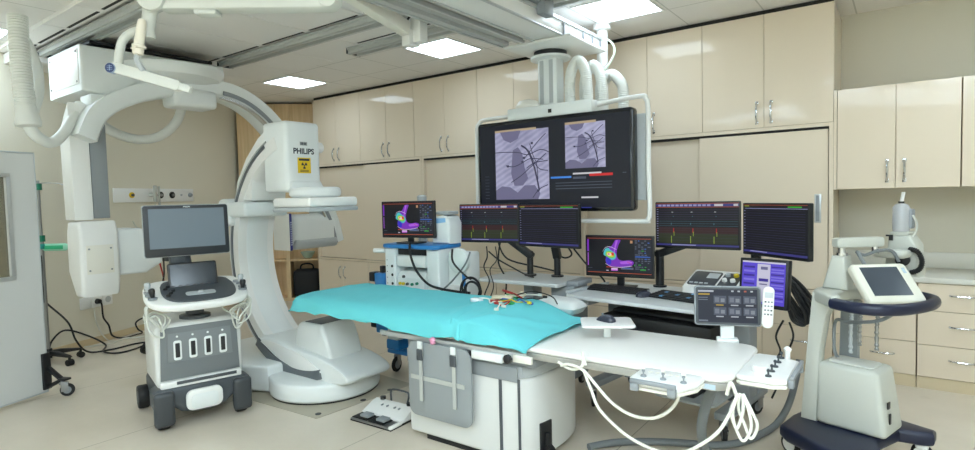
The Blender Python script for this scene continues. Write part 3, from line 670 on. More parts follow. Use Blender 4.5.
        for (a, c) in ((0.24, 0.51), (0.55, 0.40), (0.8, 0.88), (0.7, 0.2), (0.52, 0.46)):
            x, yv = uv(a, c); Q(x - 0.008 * s, yv - 0.012 * s, x + 0.008 * s, yv + 0.012 * s, 2, -0.0014)
        Q(u0, v0 - 0.018, u0 + (u1 - u0) * 0.78, v0 + 0.006, 6, -0.0011)
    Q(0.51, 0.635, 0.64, 0.655, 4, -0.0009); Q(0.65, 0.605, 0.82, 0.622, 3, -0.0009); Q(0.65, 0.645, 0.73, 0.668, 7, -0.0009); Q(0.75, 0.62, 0.885, 0.645, 5, -0.0009)
    for k in range(3): Q(0.54, 0.70 + k * 0.03, 0.88, 0.707 + k * 0.03, 7, -0.0009)
    Q(0.70, 0.85, 0.80, 0.866, 3, -0.0009); Q(0.55, 0.955, 0.62, 0.968, 8, -0.0009); Q(0.70, 0.957, 0.76, 0.965, 8, -0.0009); Q(0.94, 0.62, 0.96, 0.628, 7, -0.0009)
    for k in range(8): Q(0.05, 0.60 + 0.035 * k, 0.08, 0.605 + 0.035 * k, 7, -0.0009)
    g.build('screen', mats, t)
    # backing plates at the sides and handle frame
    g = MB(); g.box(m(-1.66, 4.09, 1.45), m(-1.545, 4.13, 2.09), 0.006); g.build('rear_bracket', GREYL, t)
    g = MB(); g.box(m(-2.6, 4.09, 1.5), m(-2.0, 4.2, 2.13), 0.01); g.build('rear_mount', GREYD, t)
    for s in (0, 1):
        g = MB()
        if s == 0: g.tube([m(-2.73, 4.10, 2.185), m(-2.86, 4.10, 2.185), m(-3.02, 4.09, 2.18), m(-3.065, 4.08, 2.15), m(-3.08, 4.07, 2.08), m(-3.08, 4.06, 1.7), m(-3.08, 4.06, 1.36), m(-3.06, 4.06, 1.31), m(-3.0, 4.06, 1.30), m(-2.6, 4.06, 1.295), m(-2.3, 4.06, 1.295)], 0.018, 12, 6)
        else: g.tube([m(-1.93, 4.10, 2.195), m(-1.75, 4.10, 2.21), m(-1.56, 4.09, 2.215), m(-1.535, 4.08, 2.19), m(-1.515, 4.07, 2.12), m(-1.510, 4.06, 1.7), m(-1.505, 4.06, 1.37), m(-1.520, 4.06, 1.31), m(-1.54, 4.06, 1.295), m(-1.9, 4.06, 1.295), m(-2.31, 4.06, 1.295)], 0.018, 12, 6)
        g.build('handle_tube', WHITE, t)
    return t
def xray():
    m = bpy.data.materials.new('chest image'); m.use_nodes = True; nt = m.node_tree; b_ = nt.nodes['Principled BSDF']
    tc = nt.nodes.new('ShaderNodeTexCoord'); n = nt.nodes.new('ShaderNodeTexNoise'); n.inputs['Scale'].default_value = 5.0; n.inputs['Detail'].default_value = 6
    nt.links.new(tc.outputs['Object'], n.inputs['Vector'])
    mp = nt.nodes.new('ShaderNodeMapping'); mp.inputs['Rotation'].default_value = (0, math.radians(28), 0); nt.links.new(tc.outputs['Object'], mp.inputs['Vector'])
    wv = nt.nodes.new('ShaderNodeTexWave'); wv.bands_direction = 'Z'; wv.inputs['Scale'].default_value = 7.5; wv.inputs['Distortion'].default_value = 2.5; wv.inputs['Detail'].default_value = 2
    nt.links.new(mp.outputs[0], wv.inputs['Vector'])
    mx = nt.nodes.new('ShaderNodeMix'); mx.data_type = 'FLOAT'; mx.inputs[0].default_value = 0.16
    nt.links.new(n.outputs['Fac'], mx.inputs[2]); nt.links.new(wv.outputs['Fac'], mx.inputs[3])
    r = nt.nodes.new('ShaderNodeValToRGB'); r.color_ramp.elements[0].position = 0.25; r.color_ramp.elements[0].color = lin((128, 128, 162)); r.color_ramp.elements[1].position = 0.75; r.color_ramp.elements[1].color = lin((192, 192, 224))
    nt.links.new(mx.outputs[0], r.inputs['Fac']); nt.links.new(r.outputs['Color'], b_.inputs['Emission Color']); b_.inputs['Emission Strength'].default_value = 0.8
    b_.inputs['Base Color'].default_value = (0.01, 0.01, 0.01, 1); b_.inputs['Roughness'].default_value = 0.25
    return m
HANG = hanging_screen(); HANG_O = Vector((-2.3, 4.05, 0))
t = thing('ceiling_pipe', 'white pipe from the ceiling to the cable arches behind the hanging screen', 'pipe', (-2.17, 4.73, 2.998))
g = MB(); g.cyl((0, 0, -0.02), (0, 0, -0.85), 0.048); g.build('pipe', WHITE, t)
g = MB(); g.lathe([(0.08, 0), (0.08, 0.05), (0.05, 0.06)], (0, 0, 0), (0, 0, -1)); g.build('ceiling_collar', WHITE, t)
for k, (x0, x1, y, zt) in enumerate(((-2.25, -2.10, 4.27, 2.60), (-2.19, -2.04, 4.42, 2.58), (-2.13, -1.93, 4.60, 2.52))):
    g = MB(); xm = (x0 + x1) / 2
    g.tube([tuple(Vector(q) - HANG_O) for q in ((x0, y, 2.20 if k else 2.236), (x0 - 0.005, y, 2.40), (x0 + 0.015, y, zt - 0.07), (xm, y, zt), (x1 - 0.015, y, zt - 0.08), (x1 + 0.005, y, 2.36), (x1 + 0.005, y, 2.20 if k else 2.236))], 0.045, 14, 60, radii=lambda u: 0.044 + 0.0025 * math.sin(u * 2 * PI * 60))
    g.build('cable_arch', OFFW, HANG, smooth_angle=70)
g = MB(); g.tube([tuple(Vector(q) - HANG_O) for q in ((-2.16, 4.645, 2.84), (-2.08, 4.68, 2.83), (-2.04, 4.70, 2.74), (-2.08, 4.66, 2.62), (-2.13, 4.6, 2.55))], 0.010, 8, 6)
g.build('thin_cable', mat('pale green cable', (196, 214, 190), 0.5), HANG)

# ================================================================== FLOOR-STANDING C-ARM
def floor_c_arm():
    t = thing('floor_c_arm', 'large white floor-standing C-arm with flat square detector over the head of the table', 'C-arm', (-3.8, 2.86, 0))
    # base: floor disc and L-shaped foot
    g = MB(); g.prism(ellipse(0.04, 0.0, 0.43, 0.43, 48), 'z', 0.012, 0.15, 0.025, seg=3)
    g.build('base_disc', WHITE2, t)
    g = MB(); g.prism([(-1.25, -0.20), (-1.0, -0.42), (-0.48, -0.47), (-0.20, -0.36), (-0.20, 0.40), (-1.0, 0.42), (-1.25, 0.30)], 'z', 0.012, 0.22, 0.03, seg=3); g.build('base_foot', WHITE2, t)
    g = MB(); g.prism(ellipse(0.04, 0, 0.415, 0.415, 48), 'z', 0.0, 0.0115); g.build('base_seal', BLACK, t)
    Z = 1.08; R = 0.93
    def arcpts(a0, a1, r, n=40): return [(r * math.cos(math.radians(a0 + (a1 - a0) * i / n)), 0, Z + r * math.sin(math.radians(a0 + (a1 - a0) * i / n))) for i in range(n + 1)]
    A0, A1 = 106, 286
    prof = [(-0.055, -0.17), (0.05, -0.17), (0.07, -0.15), (0.07, 0.15), (0.05, 0.17), (-0.055, 0.17), (-0.07, 0.13), (-0.07, -0.13)]
    side = (0, 1, 0)
    g = MB(); g.sweep(arcpts(A1, A0, R), prof, side); c = g.build('c_arc', WHITE, t, smooth_angle=40)
    g = MB()
    for s in (-1, 1): g.sweep(arcpts(A1 - 1, A0 + 9, R), [(0.022, s * 0.171), (0.046, s * 0.171), (0.046, s * 0.179), (0.022, s * 0.179)], side)
    g.build('guide_track', mat('anodised track', (112, 117, 122), 0.3, 0.5), c, smooth_angle=40)
    g = MB()
    for s in (-1, 1): g.sweep(arcpts(A1 - 1, A0 + 7, R), [(0.05, s * 0.172), (0.071, s * 0.16), (0.076, s * 0.165), (0.058, s * 0.182)], side)
    g.build('bright_edge', RAILG, c, smooth_angle=40)
    g = MB(); g.sweep(arcpts(278, 160, R, 30), [(-0.0705, -0.10), (-0.0705, 0.10), (-0.076, 0.09), (-0.076, -0.09)], side); g.build('inner_cover_strip', WHITE2, c, smooth_angle=40)
    # sleeve block at mid height
    g = MB(); g.box((-1.04, -0.22, Z + 0.30), (-0.66, 0.2, Z + 0.43), 0.03, seg=3); g.box((-1.08, -0.23, Z + 0.22), (-0.90, 0.18, Z + 0.46), 0.04, seg=3); g.build('cross_handle', WHITE2, t)
    # side cheek between track and detector head
    inner = [(-0.90, Z + 0.44), (-0.86, Z + 0.60), (-0.70, Z + 0.80), (-0.52, Z + 0.95), (-0.36, Z + 1.03), (-0.36, Z + 0.88), (-0.47, Z + 0.84), (-0.56, Z + 0.74), (-0.62, Z + 0.60), (-0.64, Z + 0.44)]
    g = MB(); g.prism(inner, 'y', -0.165, 0.165, 0.012, seg=2); g.build('head_cheek', WHITE, t)
    # detector head
    g = MB(); g.prism(rrect(-0.45, -0.168, -0.13, 0.168, 0.04), 'z', Z + 0.50, Z + 1.065, 0.03, seg=3); hd = g.build('detector_head', WHITE2, t)
    T = frame((-0.1295, 0.0, 1.905), (0, 1, 0), (0, 0, 1))
    g = MB(); text_mesh(g, 'PHILIPS', 0.062, T, 0, bold=0.002); g.build('lettering', INK, hd, label='dark PHILIPS lettering')
    g = MB(); g.box((-0.035, 0.048, 0.0), (0.035, 0.078, 0.001), T=T); g.build('small_label', mat('grey label', (170, 175, 172), 0.5), hd)
    g = MB()
    for k in range(4): g.box((-0.028 + k * 0.015, 0.053, 0.0011), (-0.018 + k * 0.015, 0.073, 0.0016), T=T)
    g.build('label_print', INK, hd)
    g = MB(); g.box((-0.062, -0.175, 0.0), (0.062, -0.05, 0.0012), T=T, m=0); g.box((-0.05, -0.075, 0.0013), (0.05, -0.058, 0.0018), T=T, m=1)
    for k in range(3):
        a0 = math.radians(90 + 120 * k - 30 + 180); pts = [(0.009 * math.cos(a0), -0.112 + 0.009 * math.sin(a0))] + [(0.028 * math.cos(a0 + math.radians(10 * i)), -0.112 + 0.028 * math.sin(a0 + math.radians(10 * i))) for i in range(7)] + [(0.009 * math.cos(a0 + PI / 3), -0.112 + 0.009 * math.sin(a0 + PI / 3))]
        g.prism(pts, 'z', 0.0013, 0.0018, m=1, T=T)
    g.prism(ellipse(0, -0.112, 0.006, 0.006, 12), 'z', 0.0013, 0.0018, m=1, T=T)
    for k in range(2): g.box((-0.04, -0.154 - k * 0.011, 0.0013), (0.04, -0.149 - k * 0.011, 0.0018), T=T, m=1)
    g.build('warning_sticker', [YELLOW, INK], hd, label='yellow radiation warning sticker')
    g = MB(); g.box((-0.20, -0.14, 1.585), (-0.10, 0.15, 1.665), 0.02); g.build('head_step', WHITE2, hd)
    g = MB(); g.lathe([(0.035, 0), (0.045, 0.01), (0.045, 0.05), (0.03, 0.065)], (-0.2, 0.166, 1.95), (0.15, 1, 0)); g.build('side_knob', WHITE, hd)
    g = MB(); g.prism(ellipse(0.0, 0, 0.20, 0.20, 40), 'z', 1.532, 1.612, 0.03, seg=3); g.build('detector_collar', WHITE2, t)
    g = MB(); g.box((-0.235, -0.235, 1.457), (0.235, 0.235, 1.531), 0.022, seg=3); g.build('flat_detector', WHITE, t)
    g = MB(); g.box((-0.236, -0.236, 1.422), (0.236, 0.236, 1.456), 0.012, seg=2); g.build('detector_face', GREYL, t)
    # lower shoe and tube block
    low = [(R2 * math.cos(math.radians(a)), Z + R2 * math.sin(math.radians(a))) for R2 in (0.985,) for a in range(284, 230, -6)]
    up = [(-0.58, 0.36), (-0.45, 0.395), (-0.1, 0.355), (0.20, 0.325), (0.40, 0.285), (0.54, 0.23), (0.57, 0.18), (0.50, 0.145)]
    shoe = [(a.x, a.z) for a in spline([(x, 0, z) for x, z in up], 5)] + low
    g = MB(); g.loft(shoe, [(-0.215, 0.03), (-0.208, 0.014), (-0.19, 0.004), (-0.165, 0.0), (0.165, 0.0), (0.19, 0.004), (0.208, 0.014), (0.215, 0.03)]); sh = g.build('lower_shoe', WHITE2, t, smooth_angle=50)
    el = [(-0.52, 0.35), (-0.40, 0.372), (-0.15, 0.345), (0.06, 0.305), (0.22, 0.245), (0.27, 0.21), (0.16, 0.185), (-0.02, 0.185), (-0.22, 0.235), (-0.40, 0.305)]
    el = [(a.x, a.z) for a in spline([(x, 0, z) for x, z in el + el[:1]], 4)][:-1]
    g = MB(); g.prism(el, 'y', -0.225, -0.2155, 0.004); g.build('side_panel', WHITE, sh)
    g = MB(); g.sweep(arcpts(287, 233, R, 20), [(-0.045, -0.2275), (0.028, -0.2275), (0.028, -0.2155), (-0.045, -0.2155)], side); g.build('lower_track', mat('anodised track', (112, 117, 122), 0.3, 0.5), sh)
    blk = [(-0.13, 0.28), (-0.12, 0.43), (-0.08, 0.53), (-0.05, 0.55), (0.20, 0.55), (0.24, 0.52), (0.28, 0.43), (0.33, 0.26)]
    g = MB(); g.prism(blk, 'y', -0.165, 0.165, 0.035, seg=4); tb = g.build('tube_block', WHITE2, t)
    g = MB(); g.box((-0.02, -0.13, 0.5505), (0.18, 0.13, 0.5555), 0.004); g.build('collimator_window', GREYD, tb)
floor_c_arm()
# floor plate and bolts around the stand
t = thing('floor_plate', 'thin metal floor plates screwed down around the C-arm base disc', 'floor plate', (-3.7, 2.86, 0))
g = MB(); g.prism([(-0.50, -0.52), (0.44, -0.47), (0.50, 0.42), (-0.40, 0.5)], 'z', 0.0005, 0.003); g.build('plate', mat('worn beige metal', (176, 168, 150), 0.4, noise_amt=0.06), t)
for (x, y) in ((0.38, -0.41), (0.445, 0.22), (0.44, -0.05)):
    g = MB(); g.prism(ellipse(x, y, 0.022, 0.022, 12), 'z', 0.0031, 0.006); g.build('bolt', BLACK, t)

# ================================================================== PROCEDURE TABLE
TZ = 0.69; TY0, TY1 = 2.55, 3.21
def table():
    t = thing('procedure_table', 'long procedure table with white top on a white pedestal, reaching under the C-arm', 'table', (-2.0, 2.88, 0))
    O = Vector((-2.0, 2.88, 0))
    def m(x, y, z): return (x - O.x, y - O.y, z)
    wide = [q for q in rrect(-2.74, TY0, -0.60, TY1, 0.09, 6)]
    head_outline = [q for q in wide if q[0] > -1.5] 
    head_outline = head_outline[:7] + [(-2.70, TY1), (-2.80, TY1 - 0.08), (-3.58, TY1 - 0.08), (-3.66, TY1 - 0.16), (-3.66, TY0 + 0.16), (-3.58, TY0 + 0.08), (-2.80, TY0 + 0.08), (-2.70, TY0)] + head_outline[7:]
    g = MB(); g.prism([(a - O.x, b_ - O.y) for a, b_ in head_outline], 'z', TZ - 0.028, TZ, 0.012, seg=3); g.build('table_top', TABLEW, t)
    g = MB(); g.prism([(a - O.x, b_ - O.y) for a, b_ in rrect(-2.74, TY0 + 0.004, -0.607, TY1 - 0.004, 0.085, 6)], 'z', TZ - 0.065, TZ - 0.0285, 0.004); g.build('table_rim', mat('grey table rim', (168, 166, 160), 0.35, 0.3), t)
    g = MB(); g.box(m(-2.74, TY0 - 0.03, TZ - 0.062), m(-1.62, TY0 - 0.012, TZ - 0.032), 0.003); g.build('side_rail', RAILG, t)
    g = MB(); g.box(m(-0.74, TY0 + 0.0005, TZ - 0.058), m(-0.66, TY0 + 0.0035, TZ - 0.036)); g.box(m(-0.76, TY0 + 0.0005, TZ - 0.056), m(-0.75, TY0 + 0.0035, TZ - 0.04)); g.build('rating_label', mat('pale blue label', (186, 205, 220), 0.4), t)
    # carriage under the top
    g = MB(); g.box(m(-2.55, 2.58, 0.565), m(-1.60, 3.18, 0.622), 0.01); g.build('top_carriage', GREYM, t)
    # pedestal
    def outline(dx): 
        P = [(-2.52 - dx, 2.56 - dx), (-1.68, 2.56 - dx)]
        for i in range(1, 12):
            a = -PI / 2 + PI * i / 12; P.append((-1.70 + (0.09 + dx) * math.cos(a), 2.87 + (0.31 + dx) * math.sin(a)))
        P += [(-1.68, 3.18 + dx), (-2.52 - dx, 3.18 + dx)]
        return [(x - O.x, y - O.y) for x, y in P]
    g = MB(); g.prism(outline(0), 'z', 0.03, 0.50, 0.02, seg=3); pe = g.build('pedestal', PEDW, t)
    g = MB(); g.prism(outline(-0.012), 'z', 0.5005, 0.564, 0.004); g.build('pedestal_collar', GREYL, t)
    g = MB(); g.box(m(-2.53, 2.552, 0.48), m(-1.70, 2.5585, 0.563), 0.002); g.build('pedestal_fascia', GREYM, t)
    g = MB(); g.box(m(-1.826, 2.5535, 0.034), m(-1.808, 2.5598, 0.52)); g.build('panel_seam', GREYD, pe)
    g = MB(); g.box(m(-1.700, 2.5535, 0.034), m(-1.686, 2.5598, 0.50)); g.build('panel_seam', GREYD, pe)
    g = MB(); g.box(m(-2.40, 2.575, 0.0), m(-1.74, 3.12, 0.029)); g.build('foot_plate', BLACK, t)
    # wheel niche on the rounded end
    a = math.radians(-30); c = Vector((-1.70 + 0.09 * math.cos(a), 2.87 + 0.31 * math.sin(a), 0)); T = Matrix.Translation(c - O) @ Matrix.Rotation(math.radians(80), 4, 'Z')
    g = MB(); g.box((-0.05, -0.006, 0.03), (0.05, 0.02, 0.23), 0.004, T=T); g.build('wheel_niche', BLACK, pe)
    g = MB(); g.cyl(T @ Vector((-0.02, -0.012, 0.052)), T @ Vector((0.02, -0.012, 0.052)), 0.05, n=20); g.box((-0.012, -0.03, 0.06), (0.012, 0.0, 0.17), 0.004, T=T); g.build('wheel', BLACKR, t)
    # rail clamp hardware
    g = MB(); g.box(m(-1.97, TY0 - 0.055, TZ - 0.098), m(-1.76, TY0 - 0.0315, TZ - 0.05), 0.003); g.build('rail_clamp', WHITE2, t)
    g = MB(); g.box(m(-1.955, TY0 - 0.0585, TZ - 0.09), m(-1.80, TY0 - 0.0555, TZ - 0.058), 0.002); g.build('clamp_label', WHITE, t)
    g = MB(); g.box(m(-2.06, TY0 - 0.05, TZ - 0.088), m(-1.98, TY0 - 0.0315, TZ - 0.065), 0.002); g.build('clamp_slot', BLACK, t)
    g = MB(); g.box(m(-1.69, TY0 - 0.05, TZ - 0.078), m(-1.575, TY0 - 0.0315, TZ - 0.038), 0.003); g.build('rail_end_block', CREAMW, t)
    g = MB()
    g.lathe([(0.010, 0), (0.010, 0.010), (0.024, 0.014), (0.026, 0.032), (0.018, 0.037)], m(-1.70, TY0 - 0.0605, TZ - 0.055), (0, -1, 0), 8); g.build('black_knob', BLACK, t)
table()
# ---- grey pad hung on the rail
t = thing('side_pad', 'grey vinyl pad hanging on the front of the pedestal by two webbing straps', 'pad', (-2.21, 2.50, 0.16))
g = MB()
T = frame((0, 0.012, 0), (1, 0, 0), (0, 0, 1))
g.prism([(a, b_) for a, b_ in rrect(-0.255, 0.015, 0.235, 0.475, 0.06, 5)], 'z', 0.0, 0.022, 0.008, T=T); pad = g.build('pad_body', PADG, t)
g = MB(); g.box((-0.225, -0.018, 0.245), (0.19, -0.0105, 0.27)); g.build('cross_strap', WEB, t)
for x in (-0.135, 0.125):
    g = MB(); g.box((x - 0.012, -0.0265, 0.12), (x + 0.012, -0.0185, 0.38)); g.box((x - 0.012, -0.024, 0.38), (x + 0.012, -0.012, 0.48)); s = g.build('strap', WEB, t)
    g = MB(); g.box((x - 0.022, -0.036, 0.37), (x + 0.022, -0.027, 0.435), 0.003); g.build('buckle', GREYD, s)
    g = MB(); g.box((x - 0.017, -0.034, 0.44), (x + 0.017, -0.0245, 0.485), 0.003); g.build('hook', WHITE2, s)

# ---- drapes
def drape(name, label, xs, zt, hem_f, hem_b, loc, seed, lift=0.0):
    """xs: list of (x, top height, hem height front); the cloth section runs over the table from front hem to back hem"""
    n = 60; g = MB(); V = []; Fc = []
    x0, x1 = xs[0], xs[1]
    prof = [(TY0 - 0.055, None), (TY0 - 0.05, None), (TY0 - 0.035, -0.04), (TY0 - 0.005, -0.012), (TY0 + 0.05, 0), (TY0 + 0.15, 0.004), (TY0 + 0.27, 0.005), (TY0 + 0.40, 0.006), (TY0 + 0.52, 0.005), (TY1 - 0.04, 0.0), (TY1 + 0.03, -0.012), (TY1 + 0.06, -0.05), (TY1 + 0.075, None), (TY1 + 0.08, None)]
    sub = 4
    cols = []
    for i in range(n + 1):
        u = i / n; x = x0 + (x1 - x0) * u
        top = zt(x); hf = hem_f(x); hb = hem_b(x)
        pts = []
        for k, (y, dz) in enumerate(prof):
            if dz is None:
                h = hf if k < 3 else hb
                z = h if k in (0, len(prof) - 1) else (h + min(top - 0.05, h + 0.05)) / 2
                z = min(z, top)
            else: z = max(top + dz, min(top, hf if k < 5 else hb))
            pts.append(Vector((x, y, z)))
        cols.append(spline(pts, sub))
    k = len(cols[0])
    for i, c in enumerate(cols):
        for j, p_ in enumerate(c):
            w_ = noise.noise(Vector((p_.x * 2.6 + p_.y * 1.5 + seed, p_.y * 4.0 - p_.x, p_.z * 3))) * 0.014 + noise.noise(Vector((p_.x * 8 + p_.y * 6 + seed, p_.y * 5.0 - p_.x * 4, p_.z * 9))) * 0.008
            w_ += 0.012 * math.exp(-((p_.x + 2.13 + 0.25 * (p_.y - 2.55)) / 0.035) ** 2) + 0.007 * math.exp(-((p_.x - 0.8 * (p_.y - 2.6) + 1.95) / 0.04) ** 2) + 0.006 * math.exp(-((p_.x + 0.5 * (p_.y - 2.6) + 2.9) / 0.05) ** 2)
            edge = 1.0 if (j < 10 or j > k - 11) else 0.8
            V.append((p_.x + 0.4 * w_ * edge, p_.y + (w_ * 1.6 if edge == 1.0 else 0), p_.z + abs(w_) * edge * 1.4 + lift))
    for i in range(n):
        for j in range(k - 1): Fc.append((i * k + j, (i + 1) * k + j, (i + 1) * k + j + 1, i * k + j + 1))
    O = Vector(loc)
    g.add([Vector(v) - O for v in V], Fc, 0)
    o = g.build(name, DRAPE, None, smooth_angle=180); o.location = loc
    md = o.modifiers.new('cloth thickness', 'SOLIDIFY'); md.thickness = 0.004; md.offset = 1
    return tag(o, label, 'drape', 'turquoise drapes on the table')
def ztL(x):
    if x < -3.62: return 0.800 - max(0, (-3.62 - x) / 0.08) ** 3 * 0.085
    return 0.800
def smooth(a, b_, x): 
    u = min(1, max(0, (x - a) / (b_ - a))); return u * u * (3 - 2 * u)
drape('drape', 'turquoise drape over the head half of the table, under the detector', (-3.70, -2.06), ztL, lambda x: 0.690 + 0.012 * smooth(-3.5, -3.0, x) - 0.030 * smooth(-2.9, -2.5, x) + 0.006 * math.sin(x * 11) + 0.005 * math.sin(x * 23 + 1), lambda x: 0.69, (-3.0, 2.88, 0.66), 3.0)
drape('drape', 'turquoise drape over the foot half of the table, under the coloured leads', (-2.14, -1.60), lambda x: 0.803 - 0.103 * smooth(-1.98, -1.62, x), lambda x: 0.672 + 0.006 * smooth(-2.0, -1.7, x), lambda x: 0.692, (-1.85, 2.88, 0.66), 11.0, 0.004)
g = MB(); g.box((-3.57, TY0 + 0.09, TZ + 0.002), (-2.06, TY1 - 0.09, TZ + 0.072), 0.03, seg=3)
tag(g.build('mattress', mat('dark grey mattress vinyl', (70, 72, 76), 0.6)), 'thin dark mattress covered by the turquoise drapes on the table', 'mattress')
g = MB(); g.lathe([(0.006, 0), (0.015, 0.006), (0.018, 0.014), (0.011, 0.022), (0.019, 0.03), (0.014, 0.04), (0.005, 0.044)], (0, 0, 0), (0.1, -0.3, 1), 14)
o = g.build('pink_clip', PINK); o.location = (-2.235, 2.472, 0.642); tag(o, 'small pink clip at the hem where the two turquoise drapes overlap', 'clip')

# ---- white cushion behind the drape, tray with mouse
def pillow(w, d, h, n=16):
    V = []; F = []
    for s in (1, -1):
        for i in range(n + 1):
            for j in range(n + 1):
                u = -1 + 2 * i / n; v = -1 + 2 * j / n
                e = max(0.0, (1 - u ** 4) * (1 - v ** 4)) ** 0.5
                V.append((u * w / 2 * (1 - 0.06 * v * v), v * d / 2 * (1 - 0.06 * u * u), h / 2 + s * h / 2 * e + (noise.noise(Vector((u * 3, v * 3, s))) * 0.006)))
    N = (n + 1) ** 2
    for s in range(2):
        for i in range(n):
            for j in range(n):
                a = s * N + i * (n + 1) + j; F.append((a, a + 1, a + n + 2, a + n + 1))
    return V, F
V, F = pillow(0.34, 0.20, 0.11); g = MB(); g.add(V, F); o = g.build('cushion', mat('white crumpled plastic cover', (205, 208, 208), 0.45, bump=0.3, bscale=40), smooth_angle=180)
o.location = (-1.87, 3.345, 0.705); o.rotation_euler = (0.0, 0, math.radians(-5)); tag(o, 'white cushion bulging out behind the foot end of the drape', 'cushion')
t = thing('mouse_tray', 'small white tray on a short stem above the bare white table top', 'tray', (-1.35, 2.955, TZ + 0.001), 30)
g = MB(); g.prism(rrect(-0.145, -0.12, 0.145, 0.12, 0.03), 'z', 0.078, 0.092, 0.005); g.build('tray_plate', WHITE, t)
g = MB(); g.box((-0.02, 0.0, 0.0), (0.02, 0.03, 0.0775), 0.004); g.build('stem', WHITE2, t)
def mouse(name_label, loc, rz, s=1.0):
    t = thing('computer_mouse', name_label, 'mouse', loc, rz)
    V = []; F = []; n = 12
    g = MB(); prof = []
    for i in range(n + 1):
        v = -1 + 2 * i / n
        for j in range(n + 1):
            a = PI * j / n
            wd = 0.031 * s * (1 - 0.35 * abs(v) ** 3); ht = 0.034 * s * (1 - 0.6 * (v + 0.15) ** 2) 
            V.append((wd * math.cos(a) * (1 - 0.5 * max(0, abs(v) - 0.85) / 0.15), v * 0.055 * s, max(0.0, ht) * math.sin(a)))
    for i in range(n):
        for j in range(n): F.append((i * (n + 1) + j, i * (n + 1) + j + 1, (i + 1) * (n + 1) + j + 1, (i + 1) * (n + 1) + j))
    g.add(V, F); g.add([V[j] for j in range(n + 1)], [tuple(range(n + 1))]); g.add([V[n * (n + 1) + j] for j in range(n + 1)], [tuple(range(n + 1))])
    g.build('mouse_body', mat('dark mouse plastic', (48, 52, 66), 0.35), t)
    g = MB(); g.cyl((-0.003 * s, 0.025 * s, 0.031 * s), (0.003 * s, 0.025 * s, 0.031 * s), 0.006 * s, n=12); g.build('scroll_wheel', GREYM, t)
mouse('dark computer mouse on the small white tray above the table', (-1.36, 2.965, TZ + 0.0935), 70, 1.1)

# ---- bundle of coloured leads on the drape
def leads():
    t = thing('ecg_leads', 'tangle of coloured ECG leads and connectors lying on the foot-end drape', 'cables', (-2.1, 3.0, 0.816))
    rnd = random.Random(5)
    cols = [('white_lead', CABLEW), ('white_lead', CABLEW), ('red_lead', RED), ('green_lead', mat('green wire', (40, 140, 70), 0.5)), ('yellow_lead', YELP), ('blue_lead', mat('blue wire', (50, 90, 170), 0.5)), ('black_lead', CABLEB), ('beige_lead', mat('beige wire', (206, 196, 170), 0.5)), ('beige_lead', mat('beige wire', (206, 196, 170), 0.5)), ('white_lead', CABLEW)]
    for i, (nm, mm) in enumerate(cols):
        a = rnd.uniform(-0.5, 0.5); pts = []
        x, y = rnd.uniform(-0.16, -0.02), rnd.uniform(-0.06, 0.16)
        for k in range(7):
            pts.append((x, y, 0.006 + rnd.uniform(0, 0.022))); x += 0.045 * math.cos(a) + rnd.uniform(-0.01, 0.01); y += 0.045 * math.sin(a); a += rnd.uniform(-0.9, 0.9)
        g = MB(); g.tube(pts, 0.0045, 6, 5); o = g.build(nm, mm, t)
        g = MB(); e = Vector(pts[-1]); g.box(tuple(e - Vector((0.014, 0.008, 0.006))), tuple(e + Vector((0.014, 0.008, 0.010))), 0.003); g.build('connector', mm, o)
    g = MB(); g.box((-0.19, -0.10, 0.0), (-0.11, -0.05, 0.028), 0.01, seg=3); g.build('clear_connector', mat('translucent white plastic', (222, 228, 232), 0.25), t)
    g = MB(); g.box((-0.06, -0.07, 0.004), (-0.005, -0.035, 0.022), 0.006); g.build('red_connector', RED, t)
    g = MB(); g.box((0.08, -0.06, 0.004), (0.12, -0.03, 0.018), 0.005); g.build('green_connector', mat('green wire', (40, 140, 70), 0.5), t)
    g = MB(); g.box((-0.07, -0.015, 0.02), (0.07, 0.04, 0.042), 0.012, seg=3, T=Matrix.Rotation(0.4, 4, 'Z')); g.build('beige_block', mat('beige wire', (206, 196, 170), 0.5), t)
    g = MB(); g.tube([(-0.12, 0.30, 0.0), (-0.14, 0.22, 0.03), (-0.10, 0.16, 0.05), (0.0, 0.13, 0.04), (0.09, 0.10, 0.02)], 0.004, 8, 6); g.build('red_lead', RED, t)
    g = MB(); g.tube([(0.35, 0.10, 0.005), (0.25, 0.20, 0.03), (0.10, 0.20, 0.05), (0.0, 0.12, 0.02)], 0.004, 6, 6); g.build('black_lead', CABLEB, t)
leads()

